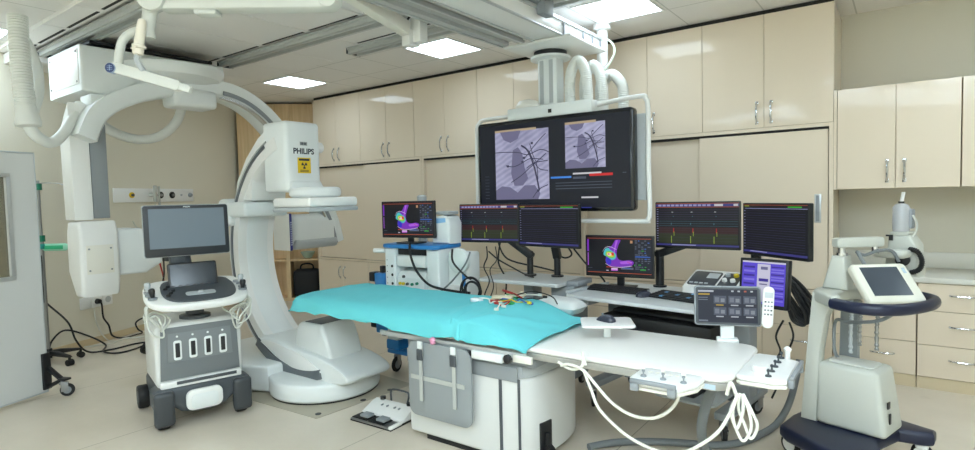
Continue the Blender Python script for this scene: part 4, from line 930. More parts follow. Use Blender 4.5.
# ---- control modules on the table rail
def module(label, cx, cy, z, rz, w, d, stem=False):
    t = thing('table_control_module', label, 'control panel', (cx, cy, z), rz, 'table-side control modules')
    out = [(-w / 2 + 0.03, -d / 2), (w / 2 - 0.05, -d / 2), (w / 2, -d / 2 + 0.10), (w / 2, d / 2 - 0.02), (w / 2 - 0.02, d / 2), (-w / 2 + 0.02, d / 2), (-w / 2, d / 2 - 0.02), (-w / 2, -d / 2 + 0.05)]
    g = MB(); g.prism(out, 'z', 0.0, 0.018, 0.008); g.build('lower_shell', CREAMW, t)
    g = MB(); g.prism(out, 'z', 0.0185, 0.042, 0.009, seg=3); g.build('upper_shell', WHITE, t)
    for k in range(3 if not stem else 5):
        n_ = 3 if not stem else 5
        x = -w / 2 + w * (k + 0.6) / (n_ + 0.2)
        yy = -d / 2 + 0.075
        g = MB(); g.lathe([(0.014, 0), (0.012, 0.006), (0.004, 0.009), (0.004, 0.020), (0.007, 0.022), (0.007, 0.030), (0.003, 0.033)], (x, yy, 0.0425), (0, 0, 1), 12)
        j = g.build('joystick', GREYD if stem else GREYM, t)
        if not stem: 
            g = MB(); g.lathe([(0.008, 0), (0.010, 0.006), (0.004, 0.012)], (x, yy, 0.076), (0, 0, 1), 12); g.build('knob_cap', CREAMW, j)
    g = MB()
    for k in range(6): g.box((-w / 2 + 0.05 + k * 0.03, d / 2 - 0.08, 0.0425), (-w / 2 + 0.068 + k * 0.03, d / 2 - 0.062, 0.046), 0.002)
    g.build('button_row', CREAMW, t)
    g = MB(); h = -d / 2 - 0.014
    g.box((-w * 0.40, h - 0.012, 0.038), (w * 0.30, h + 0.006, 0.056), 0.004); g.box((-w * 0.40, h - 0.01, 0.004), (-w * 0.40 + 0.035, h + 0.012, 0.038), 0.003); g.box((w * 0.30 - 0.035, h - 0.01, 0.004), (w * 0.30, h + 0.012, 0.038), 0.003); g.build('guard_handle', GREYM, t)
    return t
module('white control module clamped to the front edge of the bare table top', -0.835, 2.425, 0.652, 0, 0.28, 0.22)
m2 = module('white control module at the right end of the table, beside the table corner', -0.495, 2.83, 0.652, 90, 0.42, 0.20, True)
g = MB(); g.cyl((-0.10, 0.02, 0.0425), (-0.10, 0.02, 0.07), 0.034, n=24); g.build('round_dial', WHITE, m2)
g = MB(); g.prism([(0.03, -0.0005), (0.09, -0.0005), (0.09, -0.029), (0.15, -0.029), (0.15, -0.055), (0.03, -0.055)], 'x', -0.05, 0.05, 0.003); g.build('table_clamp', GREYM, m2)
g = MB(); g.cyl((0.17, -0.05, 0.0425), (0.17, -0.05, 0.08), 0.012, n=14); g.lathe([(0.016, 0), (0.018, 0.01), (0.008, 0.02)], (0.17, -0.05, 0.08)); g.build('white_knob', WHITE, m2)

# ---- touch panel + remote on the back rail
t = thing('touch_panel', 'grey tablet-like touch panel on a white post at the back of the table', 'touch screen', (-0.775, 3.245, TZ - 0.02), 20)
g = MB(); g.box((-0.035, 0.0, 0.0), (0.035, 0.03, 0.13), 0.006); g.box((-0.055, -0.03, 0.0), (0.055, 0.04, 0.03), 0.008); g.build('post', WHITE2, t)
g = MB(); T = frame((0.0, -0.005, 0.207), (1, 0, 0), (0, 0.12, 1)); g.prism(rrect(-0.17, -0.108, 0.17, 0.108, 0.018), 'z', -0.03, 0.0, 0.005, T=T); g.build('panel_casing', GREYM, t)
g = MB(); g.prism(rrect(-0.163, -0.101, 0.163, 0.101, 0.014), 'z', 0.0002, 0.001, m=0, T=T)
g.box((-0.15, -0.09, 0.0011), (0.15, 0.09, 0.0013), m=1, T=T)
g.box((-0.15, 0.074, 0.0014), (-0.07, 0.084, 0.0016), m=2, T=T)
for k in range(4): g.box((0.02 + k * 0.032, 0.076, 0.0014), (0.032 + k * 0.032, 0.084, 0.0016), m=2 if k != 2 else 5, T=T)
g.box((-0.148, 0.058, 0.0014), (-0.09, 0.066, 0.0016), m=6, T=T)
for k in range(2): g.box((-0.148, 0.042 - k * 0.012, 0.0014), (-0.10, 0.046 - k * 0.012, 0.0016), m=4, T=T)
for r in range(2):
    for c in range(3):
        x = -0.07 + c * 0.075; y = 0.012 - r * 0.062
        g.box((x, y, 0.0014), (x + 0.064, y + 0.042, 0.0016), m=3, T=T); g.box((x + 0.006, y + 0.008, 0.0017), (x + 0.028, y + 0.034, 0.0019), m=4, T=T); g.box((x + 0.036, y + 0.008, 0.0017), (x + 0.056, y + 0.028, 0.0019), m=7, T=T); g.box((x + 0.012, y - 0.011, 0.0014), (x + 0.05, y - 0.005, 0.0016), m=2 if (r, c) != (0, 0) else 6, T=T)
g.box((-0.148, -0.086, 0.0014), (-0.10, -0.078, 0.0016), m=4, T=T)
g.build('screen', [GREYD, glow('panel dark blue', (40, 46, 62), 0.8), glow('ui white', (190, 195, 205), 0.8), glow('ui tile', (84, 92, 108), 0.8), glow('ui grey', (120, 128, 142), 0.8), glow('ui red', (190, 90, 70), 0.8), glow('ui amber', (190, 160, 60), 0.8), glow('ui pale tile', (138, 146, 156), 0.8)], t)
t = thing('remote_control', 'white remote control hanging at the right edge of the touch panel', 'remote control', (-0.585, 3.30, TZ + 0.085), 20)
T = frame((0, -0.02, 0.11), (1, 0, -0.07), (0.07, 0.12, 1))
g = MB(); g.prism(rrect(-0.028, -0.115, 0.028, 0.105, 0.026, 6), 'z', -0.018, 0.0, 0.006, T=T); rb = g.build('remote_body', WHITE, t)
g = MB()
g.box((-0.02, 0.045, 0.0002), (0.02, 0.075, 0.002), 0.001, T=T)
for r in range(4):
    for c in range(3): g.box((-0.019 + c * 0.015, 0.02 - r * 0.022, 0.0002), (-0.010 + c * 0.015, 0.028 - r * 0.022, 0.003), 0.001, m=1 if (r + c) % 4 else 2, T=T)
g.build('buttons', [mat('pale grey key', (190, 196, 200), 0.5), mat('mid grey key', (120, 126, 134), 0.5), GREYD], rb)

# ---- white cables under the table
g = MB(); g.tube([(-1.40, 2.51, 0.635), (-1.345, 2.49, 0.655), (-1.263, 2.48, 0.643), (-1.20, 2.475, 0.59), (-1.123, 2.475, 0.52), (-1.05, 2.475, 0.482), (-0.976, 2.475, 0.47), (-0.90, 2.475, 0.485), (-0.836, 2.475, 0.532), (-0.80, 2.475, 0.59), (-0.79, 2.475, 0.65)], 0.0075, 10, 8)
g.tube([(-1.42, 2.515, 0.65), (-1.34, 2.50, 0.63), (-1.28, 2.505, 0.655), (-1.285, 2.52, 0.72), (-1.262, 2.505, 0.66)], 0.0075, 8, 6)
g.tube([(-1.263, 2.485, 0.643), (-1.22, 2.48, 0.55), (-1.176, 2.48, 0.462), (-1.05, 2.48, 0.372), (-0.93, 2.48, 0.335), (-0.84, 2.48, 0.335), (-0.75, 2.48, 0.37), (-0.644, 2.49, 0.463), (-0.595, 2.52, 0.55), (-0.57, 2.55, 0.63)], 0.0075, 10, 8)
tag(g.build('white_cable', CABLEW), 'white cables drooping in two loops below the front edge of the table', 'cable')
g = MB()
top = Vector((-0.565, 2.575, 0.63))
for (dx, dy, h, w) in ((-0.01, -0.02, 0.15, 0.022), (0.015, -0.015, 0.20, 0.032), (0.045, -0.01, 0.185, 0.026)):
    b0 = top + Vector((dx, dy, -h))
    g.tube([tuple(top), tuple(top + Vector((dx * 0.5 - w, dy, -h * 0.35))), tuple(b0 + Vector((-w, 0, 0.06))), tuple(b0), tuple(b0 + Vector((w, 0, 0.06))), tuple(top + Vector((dx * 0.5 + w, dy, -h * 0.35))), tuple(top + Vector((0.012, 0, 0)))], 0.0065, 10, 8)
g.tube([(-0.615, 2.56, 0.62), (-0.595, 2.545, 0.68), (-0.575, 2.56, 0.62)], 0.008, 8, 6)
tag(g.build('cable_coil', CABLEW), 'coil of white cable hanging from the right corner of the table', 'cable')
# ---- foot switch
t = thing('foot_switch', 'white foot switch with two black pedals on the floor by the pedestal', 'foot pedal', (-2.86, 2.66, 0), 2)
g = MB(); g.prism([(-0.04, 0.012), (0.14, 0.012), (0.14, 0.05), (0.10, 0.085), (0.06, 0.075), (-0.04, 0.032)], 'x', -0.19, 0.19, 0.008); g.build('housing', WHITE, t)
g = MB(); g.box((-0.185, -0.15, 0.008), (0.165, -0.042, 0.022), 0.004); g.build('pedal_plate', STEEL, t)
g = MB(); g.box((0.168, -0.15, 0.008), (0.19, -0.041, 0.03), 0.004); g.build('side_wing', WHITE, t)
for x in (-0.10, 0.05):
    g = MB(); g.box((x - 0.075, -0.145, 0.023), (x + 0.065, -0.05, 0.030), 0.003); pd = g.build('pedal', BLACKR, t)
    g = MB(); g.box((x - 0.02, -0.125, 0.0305), (x + 0.055, -0.06, 0.05), 0.006); g.build('pedal_step', GREYM, pd)
g = MB()
for x in (-0.12, 0.13): g.cyl((x, 0.10, 0.083), (x, 0.10, 0.102), 0.02, n=14)
g.build('button', BLACK, t)
g = MB()
for x in (-0.07, -0.02, 0.05, 0.09): g.box((x - 0.004, 0.028, 0.067), (x + 0.004, 0.05, 0.0755), 0.001)
g.build('print_marks', GREYM, t)
g = MB(); g.box((-0.188, -0.149, 0.0), (0.188, 0.138, 0.0115)); g.build('sole', BLACKR, t)
g = MB(); g.tube([(-0.08, 0.14, 0.06), (-0.09, 0.15, 0.13), (-0.06, 0.155, 0.145), (0.05, 0.155, 0.145), (0.08, 0.15, 0.13), (0.07, 0.14, 0.06)], 0.007, 8, 5); g.build('carry_handle', GREYD, t)
g = MB(); g.box((-2.61, 2.82, 0.0), (-2.555, 2.90, 0.055), 0.012, seg=3); tag(g.build('cable_plug', mat('vivid blue plastic', (40, 70, 190), 0.4)), 'small bright blue plug on the floor behind the pedestal corner', 'plug')

# ================================================================== CASTORS
def castor(parent, x, y, r=0.06, rz=0.0, name='castor', brake=False, tyre=None, hub=None, h=None):
    """a swivel castor standing on z=0 at (x, y) of its thing"""
    h = h or 2 * r + 0.035
    T = Matrix.Translation((x, y, 0)) @ Matrix.Rotation(math.radians(rz), 4, 'Z')
    g = MB(); g.lathe([(r * 0.55, -0.012), (r * 0.92, -0.012), (r, -0.006), (r, 0.006), (r * 0.92, 0.012), (r * 0.55, 0.012)], T @ Vector((0, -0.02, r)), (T.to_3x3() @ Vector((1, 0, 0))), 22)
    c = g.build(name, tyre or BLACKR, parent)
    g = MB(); g.cyl(T @ Vector((-0.014, -0.02, r)), T @ Vector((0.014, -0.02, r)), r * 0.58, n=18); g.build('hub', hub or GREYM, c)
    g = MB()
    g.box((-0.022, -0.03, r - 0.01), (-0.016, 0.02, h - 0.02), 0.003, T=T); g.box((0.016, -0.03, r - 0.01), (0.022, 0.02, h - 0.02), 0.003, T=T); g.box((-0.022, -0.025, h - 0.03), (0.022, 0.03, h - 0.012), 0.004, T=T); g.cyl(T @ Vector((0, 0.01, h - 0.02)), T @ Vector((0, 0.01, h)), 0.012, n=12)
    g.build('fork', STEEL, c)
    if brake:
        g = MB(); g.box((-0.018, -0.075, h - 0.045), (0.018, -0.02, h - 0.03), 0.004, T=T); g.build('brake_lever', BLACK, c)
    return c

# ================================================================== ULTRASOUND MACHINE
def ultrasound():
    t = thing('ultrasound_machine', 'grey and white ultrasound machine on castors, left of the C-arm', 'ultrasound machine', (-3.945, 1.955, 0), 74.5)
    # wheels
    for (x, y) in ((-0.245, -0.015), (0.245, -0.015), (-0.29, 0.55), (0.25, 0.57)):
        g = MB(); rr = 0.07 if y < 0.3 else 0.085
        g.lathe([(rr * 0.5, -0.035), (rr * 0.93, -0.035), (rr, -0.025), (rr, 0.025), (rr * 0.93, 0.035), (rr * 0.5, 0.035)], (x, y, rr), (1, 0, 0), 26); w_ = g.build('wheel', BLACKR, t)
        g = MB(); g.cyl((x - 0.037, y, rr), (x + 0.037, y, rr), rr * 0.52, n=20); g.build('hub', GREYD, w_)
    # bumper base
    g = MB()
    arch = [(-0.305, 0.155), (-0.305, 0.255), (-0.27, 0.275), (0.27, 0.275), (0.305, 0.255), (0.305, 0.155), (0.19, 0.15), (0.14, 0.105), (0.06, 0.085), (-0.06, 0.085), (-0.14, 0.105), (-0.19, 0.15)]
    g.prism(arch, 'y', -0.07, 0.10, 0.02, seg=3); g.box((-0.26, 0.101, 0.11), (0.26, 0.62, 0.25), 0.03, seg=3); bs = g.build('bumper_base', GREYD, t)
    for s in (-1, 1):
        g = MB(); g.box((s * 0.245 - 0.062, -0.115, 0.035), (s * 0.245 + 0.062, -0.055, 0.265), 0.025, seg=3); g.build('wheel_cover', mat('dark grey wheel cover', (58, 62, 66), 0.4), bs)
    g = MB(); g.prism(rrect(-0.115, 0.105, 0.115, 0.245, 0.045, 5), 'y', -0.10, -0.071, 0.008); fl = g.build('foot_flap', WHITE, t)
    g = MB(); g.prism(rrect(-0.085, 0.12, 0.085, 0.215, 0.03, 5), 'y', -0.107, -0.1005, 0.004); g.build('flap_inset', WHITE2, fl)
    # body
    body = rrect(-0.275, 0.26, 0.275, 0.705, 0.05, 5)
    g = MB(); g.prism(body, 'y', -0.02, 0.44, 0.03, seg=3); bd = g.build('body_shell', PEDW, t)
    g = MB(); g.prism([(-0.25, 0.322), (0.25, 0.322), (0.238, 0.675), (-0.238, 0.675)], 'y', -0.030, -0.0205, 0.006); g.build('front_panel', mat('graphite panel', (112, 117, 120), 0.45), bd)
    g = MB(); g.prism([(-0.205, 0.44), (0.205, 0.44), (0.195, 0.635), (-0.195, 0.635)], 'y', -0.0335, -0.0305, 0.002); g.build('socket_plate', mat('graphite panel light', (124, 129, 132), 0.45), bd)
    for k in range(4):
        x = -0.142 + k * 0.095
        g = MB(); g.prism(rrect(x - 0.025, 0.452, x + 0.025, 0.585, 0.014), 'y', -0.0385, -0.034, 0.002); sk = g.build('probe_socket', WHITE2, bd)
        g = MB(); g.prism(rrect(x - 0.014, 0.470, x + 0.014, 0.568, 0.005), 'y', -0.041, -0.0388, 0.001); g.build('socket_slot', BLACK, sk)
        g = MB(); g.cyl((x, -0.034, 0.612), (x, -0.037, 0.612), 0.007, n=10); g.build('socket_lamp', WHITE2, bd)
    g = MB(); g.box((-0.255, -0.055, 0.268), (0.255, -0.021, 0.315), 0.012, seg=3); g.build('body_ledge', WHITE, bd)
    g = MB(); g.box((-0.16, -0.0585, 0.29), (0.22, -0.0555, 0.312), 0.002); g.build('ledge_strip', GREYD, bd)
    # neck and console
    g = MB(); g.lathe([(0.10, 0), (0.10, 0.02), (0.06, 0.03), (0.055, 0.13), (0.09, 0.145)], (0.0, 0.10, 0.7055)); g.build('neck', GREYD, t)
    con = [(-0.31, 0.12), (-0.32, -0.04), (-0.27, -0.16), (-0.14, -0.21), (0.14, -0.21), (0.27, -0.16), (0.32, -0.04), (0.31, 0.12), (0.22, 0.22), (-0.22, 0.22)]
    con = [(p.x, p.y) for p in spline([(x, y, 0) for x, y in con + con[:1]], 4)][:-1]
    Tc = Matrix.Translation((0, 0.0, 0.865)) @ Matrix.Rotation(math.radians(17), 4, 'X')
    g = MB(); g.prism(con, 'z', -0.005, 0.045, 0.018, seg=3, T=Tc); cs = g.build('console', WHITE, t)
    g = MB(); g.prism([(x * 0.72 + 0.01, y * 0.82 - 0.005) for x, y in con], 'z', 0.0455, 0.058, 0.006, T=Tc); kp = g.build('control_panel', GREYD, cs)
    g = MB()
    for k in range(7): g.box((-0.15 + k * 0.045, 0.06, 0.0585), (-0.125 + k * 0.045, 0.085, 0.066), 0.003, T=Tc)
    for k in range(5): g.lathe([(0.014, 0), (0.014, 0.010), (0.010, 0.014)], Tc @ Vector((-0.19 + (k % 3) * 0.02, -0.08 + k * 0.035, 0.0585)), n=12)
    g.build('keys', BLACK, kp)
    g = MB(); g.prism(rrect(-0.085, -0.105, 0.10, -0.045, 0.02), 'z', 0.0585, 0.0625, 0.002, T=Tc); g.lathe([(0.022, 0.0), (0.020, 0.008), (0.012, 0.014)], Tc @ Vector((0.01, -0.075, 0.0628)), n=16); g.build('trackball_plate', GREYL, kp)
    # probe cups + probes at both sides
    for s, n_ in ((-1, 4), (1, 4)):
        for k in range(n_):
            p = Tc @ Vector((s * (0.278 + 0.012 * math.sin(k)), -0.075 + k * 0.05, 0.046))
            g = MB(); g.lathe([(0.028, 0), (0.028, 0.012), (0.020, 0.012)], p, n=18); cp = g.build('probe_cup', GREYM, t)
            if k % 2 == 0:
                g = MB(); g.lathe([(0.012, 0.0), (0.016, 0.02), (0.020, 0.04), (0.018, 0.055), (0.010, 0.06)], p + Vector((0, 0, 0.013)), (0.1 * s, 0.1, 1), 14); g.build('probe', GREYL if k else BLACK, t)
    # cables looping from the console
    for s, rows in ((-1, ((0.0, 0.22), (0.03, 0.16), (0.05, 0.19))), (1, ((0.0, 0.20), (0.04, 0.24), (-0.03, 0.17), (0.06, 0.14)))):
        for i, (dy, dz) in enumerate(rows):
            g = MB(); a = Vector((s * 0.29, -0.06 + dy, 0.855))
            g.tube([tuple(a), tuple(a + Vector((s * 0.03, -0.04, -0.05))), tuple(a + Vector((s * (0.015 - 0.03 * i), -0.055, -dz * 0.8))), tuple(a + Vector((-s * 0.06, -0.04, -dz))), tuple(a + Vector((-s * (0.05 + 0.03 * i), -0.03, -dz * 0.6))), tuple(a + Vector((-s * 0.02, -0.02, -dz * 0.35))), tuple(a + Vector((s * 0.03, 0.05, -dz * 0.6))), tuple(a + Vector((s * 0.0, 0.12, -dz * 0.3)))], 0.006, 8, 7)
            g.build('probe_cable', mat('pale grey cable', (206, 208, 200), 0.5), t)
    # small touch screen
    Tt = frame((-0.005, 0.06, 1.005), (1, 0, 0), (0, 0.28, 1))
    g = MB(); g.prism(rrect(-0.155, -0.095, 0.155, 0.095, 0.012), 'z', -0.03, 0.0, 0.006, T=Tt); g.box((-0.05, -0.14, -0.03), (0.05, -0.09, -0.008), 0.004, T=Tt); ts = g.build('touch_screen', BLACK, t)
    g = MB(); g.box((-0.142, -0.078, 0.0002), (0.142, 0.083, 0.0012), T=Tt); g.build('touch_glass', mat('dim touch glass', (44, 50, 56), 0.15), ts)
    # arm and monitor
    g = MB(); g.tube([(0.0, 0.15, 0.90), (0.0, 0.23, 1.0), (-0.01, 0.27, 1.15), (-0.01, 0.25, 1.28)], 0.03, 12, 5); g.box((-0.12, 0.20, 1.05), (-0.02, 0.28, 1.16), 0.01); g.build('monitor_arm', GREYD, t)
    Tm = frame((-0.006, 0.17, 1.318), (1, 0, 0), (0, 0.05, 1))
    g = MB(); g.prism(rrect(-0.272, -0.178, 0.272, 0.178, 0.016), 'z', -0.045, 0.0, 0.008, T=Tm); mo = g.build('monitor', mat('graphite bezel', (38, 42, 48), 0.4), t)
    g = MB(); g.prism(rrect(-0.276, -0.182, 0.276, 0.182, 0.018), 'z', -0.022, -0.012, 0.002, T=Tm); g.build('monitor_rim', GREYL, mo)
    g = MB(); g.box((-0.240, -0.122, 0.0003), (0.244, 0.155, 0.0015), T=Tm); g.build('monitor_glass', mat('unlit lcd glass', (104, 116, 128), 0.22, spec=0.6), mo)
    g = MB(); text_mesh(g, 'PHILIPS', 0.014, Tm @ Matrix.Translation((0.0, 0.166, 0.001)), 0, 0.0002); g.build('lettering', mat('pale print white', (210, 214, 216), 0.5), mo, label='small pale PHILIPS lettering')
ultrasound()

# ================================================================== MOBILE LEAD SCREEN, DRIP STAND, WALL FITTINGS AT LEFT
def lead_screen():
    # local x runs along the screen (towards the back of the room), local -y faces the camera side
    ang = math.degrees(math.atan2(0.9242, -0.382))
    t = thing('mobile_shield', 'white mobile shield panel with a window and black castor bracket at the left edge', 'shield', (-5.572, 1.51, 0), ang)
    g = MB(); 
    L = -1.05; H0, H1 = 0.035, 1.925
    wx0, wx1, wz0, wz1 = -0.95, -0.22, 0.985, 1.74
    for (a, c) in (((L, H0), (0, wz0)), ((L, wz1), (0, H1)), ((wx1, wz0), (0, wz1)), ((L, wz0), (wx0, wz1))):
        g.box((a[0], -0.03, a[1]), (c[0], 0.012, c[1]))
    g.build('panel', mat('pale grey painted sheet', (208, 210, 210), 0.4), t)
    g = MB()
    for (a, c) in (((L, H0 - 0.012), (0.006, H0)), ((L, H1), (0.006, H1 + 0.012)), ((0.0002, H0), (0.008, H1))): g.box((a[0], -0.034, a[1]), (c[0], 0.016, c[1]), 0.002)
    g.build('edge_trim', mat('silver edge trim', (190, 196, 200), 0.35, 0.4), t)
    g = MB()
    for (a, c) in (((wx0 - 0.03, wz0 - 0.03), (wx1 + 0.03, wz0)), ((wx0 - 0.03, wz1), (wx1 + 0.03, wz1 + 0.03)), ((wx0 - 0.03, wz0), (wx0, wz1)), ((wx1, wz0), (wx1 + 0.03, wz1))): g.box((a[0], -0.04, a[1]), (c[0], -0.0305, c[1]), 0.002)
    g.build('window_frame', RAILG, t)
    g = MB(); g.box((wx0 + 0.001, -0.014, wz0 + 0.001), (wx1 - 0.001, -0.004, wz1 - 0.001)); g.build('window_glass', mat('lead glass', (120, 112, 90), 0.1, alpha=0.6), t)
    g = MB(); g.box((-0.045, -0.055, 0.05), (0.02, -0.0345, 0.34), 0.004)
    g.prism([(-0.055, 0.235), (-0.055, 0.20), (-0.19, 0.115), (-0.19, 0.145)], 'x', -0.02, 0.012, 0.003); g.prism([(-0.055, 0.055), (-0.055, 0.09), (-0.19, 0.145), (-0.19, 0.118)], 'x', -0.02, 0.012, 0.003); g.box((-0.03, -0.24, 0.128), (0.03, -0.17, 0.145), 0.004)
    g.build('bracket', BLACK, t)
    castor(t, -0.005, -0.205, 0.05, 40, brake=False, h=0.128)
    g = MB(); g.box((L + 0.05, -0.05, 0.0), (L + 0.12, 0.03, 0.022), 0.004); g.build('rear_foot', BLACK, t)
lead_screen()

def drip_stand():
    t = thing('drip_stand', 'tall steel drip stand with green clamps behind the shield panel at left', 'drip stand', (-6.62, 1.84, 0))
    for k in range(5):
        a = math.radians(20 + 72 * k); c, s = math.cos(a), math.sin(a)
        g = MB(); T = Matrix.Rotation(a, 4, 'Z'); g.prism([(0.02, 0.085), (0.02, 0.13), (0.10, 0.128), (0.26, 0.098), (0.28, 0.08), (0.24, 0.078)], 'y', -0.022, 0.022, 0.008, T=T); lg = g.build('leg', BLACK, t)
        g = MB(); p = Vector((0.265 * c, 0.265 * s, 0.03)); q = Vector((-s, c, 0))
        g.cyl(p - q * 0.025, p + q * 0.025, 0.03, n=18); g.cyl(p + Vector((0, 0, 0.02)), p + Vector((0, 0, 0.06)), 0.012, n=10); g.build('castor', BLACKR, lg)
    g = MB(); g.cyl((0, 0, 0.075), (0, 0, 0.15), 0.04, 0.03); g.build('hub', BLACK, t)
    g = MB(); g.cyl((0, 0, 0.14), (0, 0, 1.22), 0.017, n=14); g.build('outer_pole', STEEL, t)
    g = MB(); g.cyl((0, 0, 1.2), (0, 0, 1.76), 0.012, n=14); g.build('inner_pole', STEEL, t)
    for z in (1.21, 1.70):
        g = MB(); g.cyl((0, 0, z - 0.03), (0, 0, z + 0.03), 0.03, n=14); g.cyl((0, 0, z), (0.03, -0.05, z), 0.012, n=10); g.build('clamp', GREEN, t)
    g = MB(); g.box((-0.03, -0.035, 1.11), (0.05, 0.035, 1.16), 0.01); g.build('clamp', mat('teal clamp', (40, 150, 140), 0.4), t)
    g = MB(); g.prism(rrect(-0.05, -0.035, 0.19, 0.035, 0.03), 'y', -0.01, 0.01, 0.004, T=Matrix.Translation((0.06, 0.03, 1.125)) @ Matrix.Rotation(math.radians(37), 4, 'Z')); tg = g.build('sleeve_tag', TEAL, t)
    g = MB(); g.box((-0.03, -0.014, -0.018), (0.15, -0.0105, 0.018), 0.004, T=Matrix.Translation((0.06, 0.03, 1.125)) @ Matrix.Rotation(math.radians(37), 4, 'Z')); g.build('green_mark', mat('sleeve green', (40, 170, 120), 0.5), tg)
    g = MB(); g.tube([(0, 0, 1.73), (0.05, 0.03, 1.735), (0.15, 0.11, 1.73), (0.20, 0.15, 1.71), (0.23, 0.17, 1.74)], 0.004, 8, 5); g.build('hook', STEEL, t)
    g = MB(); g.tube([(0.02, -0.015, 1.05), (0.035, -0.02, 0.95), (0.02, -0.02, 0.85), (0.03, -0.02, 0.75), (0.025, -0.02, 0.60)], 0.006, 8, 5); g.build('cable', CABLEB, t)
drip_stand()
# wall-mounted medical supply panel
ang_w = math.degrees(math.atan2(0.9242, -0.382))
def on_wall(y, z, off=0.0): return Vector((wl(y) + off * 0.9242, y + off * 0.382, z))
t = thing('gas_outlet_panel', 'white wall panel with yellow and black gas outlets behind the ultrasound monitor', 'wall panel', on_wall(2.70, 1.54, 0.002), ang_w)
g = MB(); g.box((0.0, -0.022, 0), (1.22, 0.0, 0.165), 0.006); g.build('panel', WHITE, t)
for i, (x, mm) in enumerate(((0.235, YELLOW), (0.66, BLACK), (0.845, BLACK))):
    g = MB(); g.cyl((x, -0.0225, 0.085), (x, -0.034, 0.085), 0.042 if mm is not YELLOW else 0.034, n=24, m=0); ot = g.build('gas_outlet', mm, t)
    g = MB(); g.cyl((x, -0.0345, 0.085), (x, -0.05, 0.085), 0.017, n=16); g.build('outlet_core', STEEL if mm is not YELLOW else GREYD, ot)
g = MB(); g.lathe([(0.03, 0), (0.03, 0.015), (0.02, 0.03), (0.012, 0.04)], (1.15, -0.0225, 0.085), (0, -1, 0)); g.build('gas_outlet', GREYM, t)
g = MB(); g.lathe([(0.012, 0), (0.012, 0.012)], (1.0, -0.0225, 0.085), (0, -1, 0), 12); g.build('screw_cap', GREYL, t)
g = MB(); g.cyl((0.5, -0.023, 0.085), (0.5, -0.10, 0.085), 0.02, n=14); g.box((0.48, -0.115, 0.0), (0.52, -0.085, 0.2), 0.006); g.cyl((0.56, -0.10, -0.15), (0.56, -0.10, 0.19), 0.012, n=12); g.build('flow_meter', mat('clear grey plastic', (186, 188, 182), 0.25), t)
t = thing('oxygen_mask', 'pale plastic mask and tubing hanging under the gas panel', 'mask', on_wall(3.05, 1.22, 0.01), ang_w)
g = MB(); g.lathe([(0.07, 0), (0.08, 0.02), (0.06, 0.07), (0.03, 0.10), (0.015, 0.12)], (0.0, -0.09, 0.0), (0.3, -0.2, 1)); g.build('cup', mat('clear pale plastic', (212, 216, 208), 0.25, alpha=0.75), t)
g = MB(); g.tube([(-0.16, -0.03, 0.10), (-0.12, -0.05, 0.02), (0.0, -0.06, -0.02), (0.12, -0.05, 0.02), (0.16, -0.03, 0.16), (0.17, -0.04, 0.30)], 0.008, 8, 6); g.build('tubing', mat('pale tubing', (206, 208, 196), 0.4), t)
g = MB(); g.box((0.07, -0.075, 0.03), (0.10, -0.05, 0.055), 0.005); g.build('connector', GREEN, t)
# wall socket with plug
t = thing('wall_socket', 'white three-gang wall socket with a black plug below the C-arm detector box', 'socket', on_wall(2.28, 0.40, 0.001), ang_w)
g = MB(); g.box((-0.02, -0.015, 0.0), (0.11, 0.0, 0.125), 0.005); g.build('face_plate', WHITE, t)
g = MB(); g.box((0.115, -0.015, 0.0), (0.24, 0.0, 0.125), 0.005); g.build('face_plate', WHITE, t)
g = MB(); g.box((0.245, -0.015, 0.0), (0.37, 0.0, 0.125), 0.005); fp = g.build('face_plate', WHITE, t)
g = MB(); g.cyl((0.31, -0.0155, 0.0625), (0.31, -0.018, 0.0625), 0.035, n=20); g.build('socket_ring', GREYL, fp)
t2 = thing('power_plug', 'black plug with its cord in the middle of the three-gang wall socket', 'plug', on_wall(2.28, 0.40, 0.001), ang_w)
g = MB(); g.cyl((0.175, -0.0155, 0.0625), (0.175, -0.055, 0.0625), 0.03, 0.024, n=18); g.build('plug_body', BLACK, t2)
g = MB()
a = on_wall(2.28, 0.4); M_ = Matrix.Translation(on_wall(2.28, 0.40, 0.001)) @ Matrix.Rotation(math.radians(ang_w), 4, 'Z')
g.tube([(0.175, -0.058, 0.0625), (0.18, -0.07, 0.02), (0.20, -0.06, -0.12), (0.26, -0.06, -0.22), (0.28, -0.08, -0.34), (0.36, -0.14, -0.385), (0.52, -0.16, -0.385), (0.62, -0.14, -0.385), (0.60, -0.10, -0.34), (0.58, -0.10, -0.26), (0.66, -0.14, -0.22), (0.78, -0.2, -0.25)], 0.009, 8, 7); g.build('cord', CABLEB, t2)
# loose cables on the floor at left
g = MB(); g.tube([(-6.92, 1.78, 0.75), (-6.86, 1.92, 0.55), (-6.75, 2.05, 0.35), (-6.72, 2.10, 0.16), (-6.72, 2.2, 0.02), (-6.64, 2.38, 0.013), (-6.68, 2.62, 0.013), (-6.62, 2.72, 0.013), (-6.46, 2.56, 0.013), (-6.42, 2.36, 0.013), (-6.62, 2.3, 0.014), (-6.9, 2.42, 0.02), (-6.95, 2.28, 0.14), (-6.94, 2.08, 0.24), (-6.90, 1.95, 0.16), (-6.84, 1.90, 0.05)], 0.009, 8, 8)
tag(g.build('floor_cable', CABLEB), 'black cable snaking over the floor beside the drip stand', 'cable')
g = MB(); g.tube([(-6.98, 2.25, 0.02), (-6.95, 2.5, 0.012), (-7.06, 2.66, 0.012), (-6.96, 2.80, 0.012), (-7.0, 2.92, 0.012), (-6.92, 3.05, 0.012)], 0.009, 8, 8); g.tube([(-7.10, 2.4, 0.40), (-7.08, 2.42, 0.2), (-7.05, 2.5, 0.03), (-6.99, 2.62, 0.012)], 0.006, 8, 6)
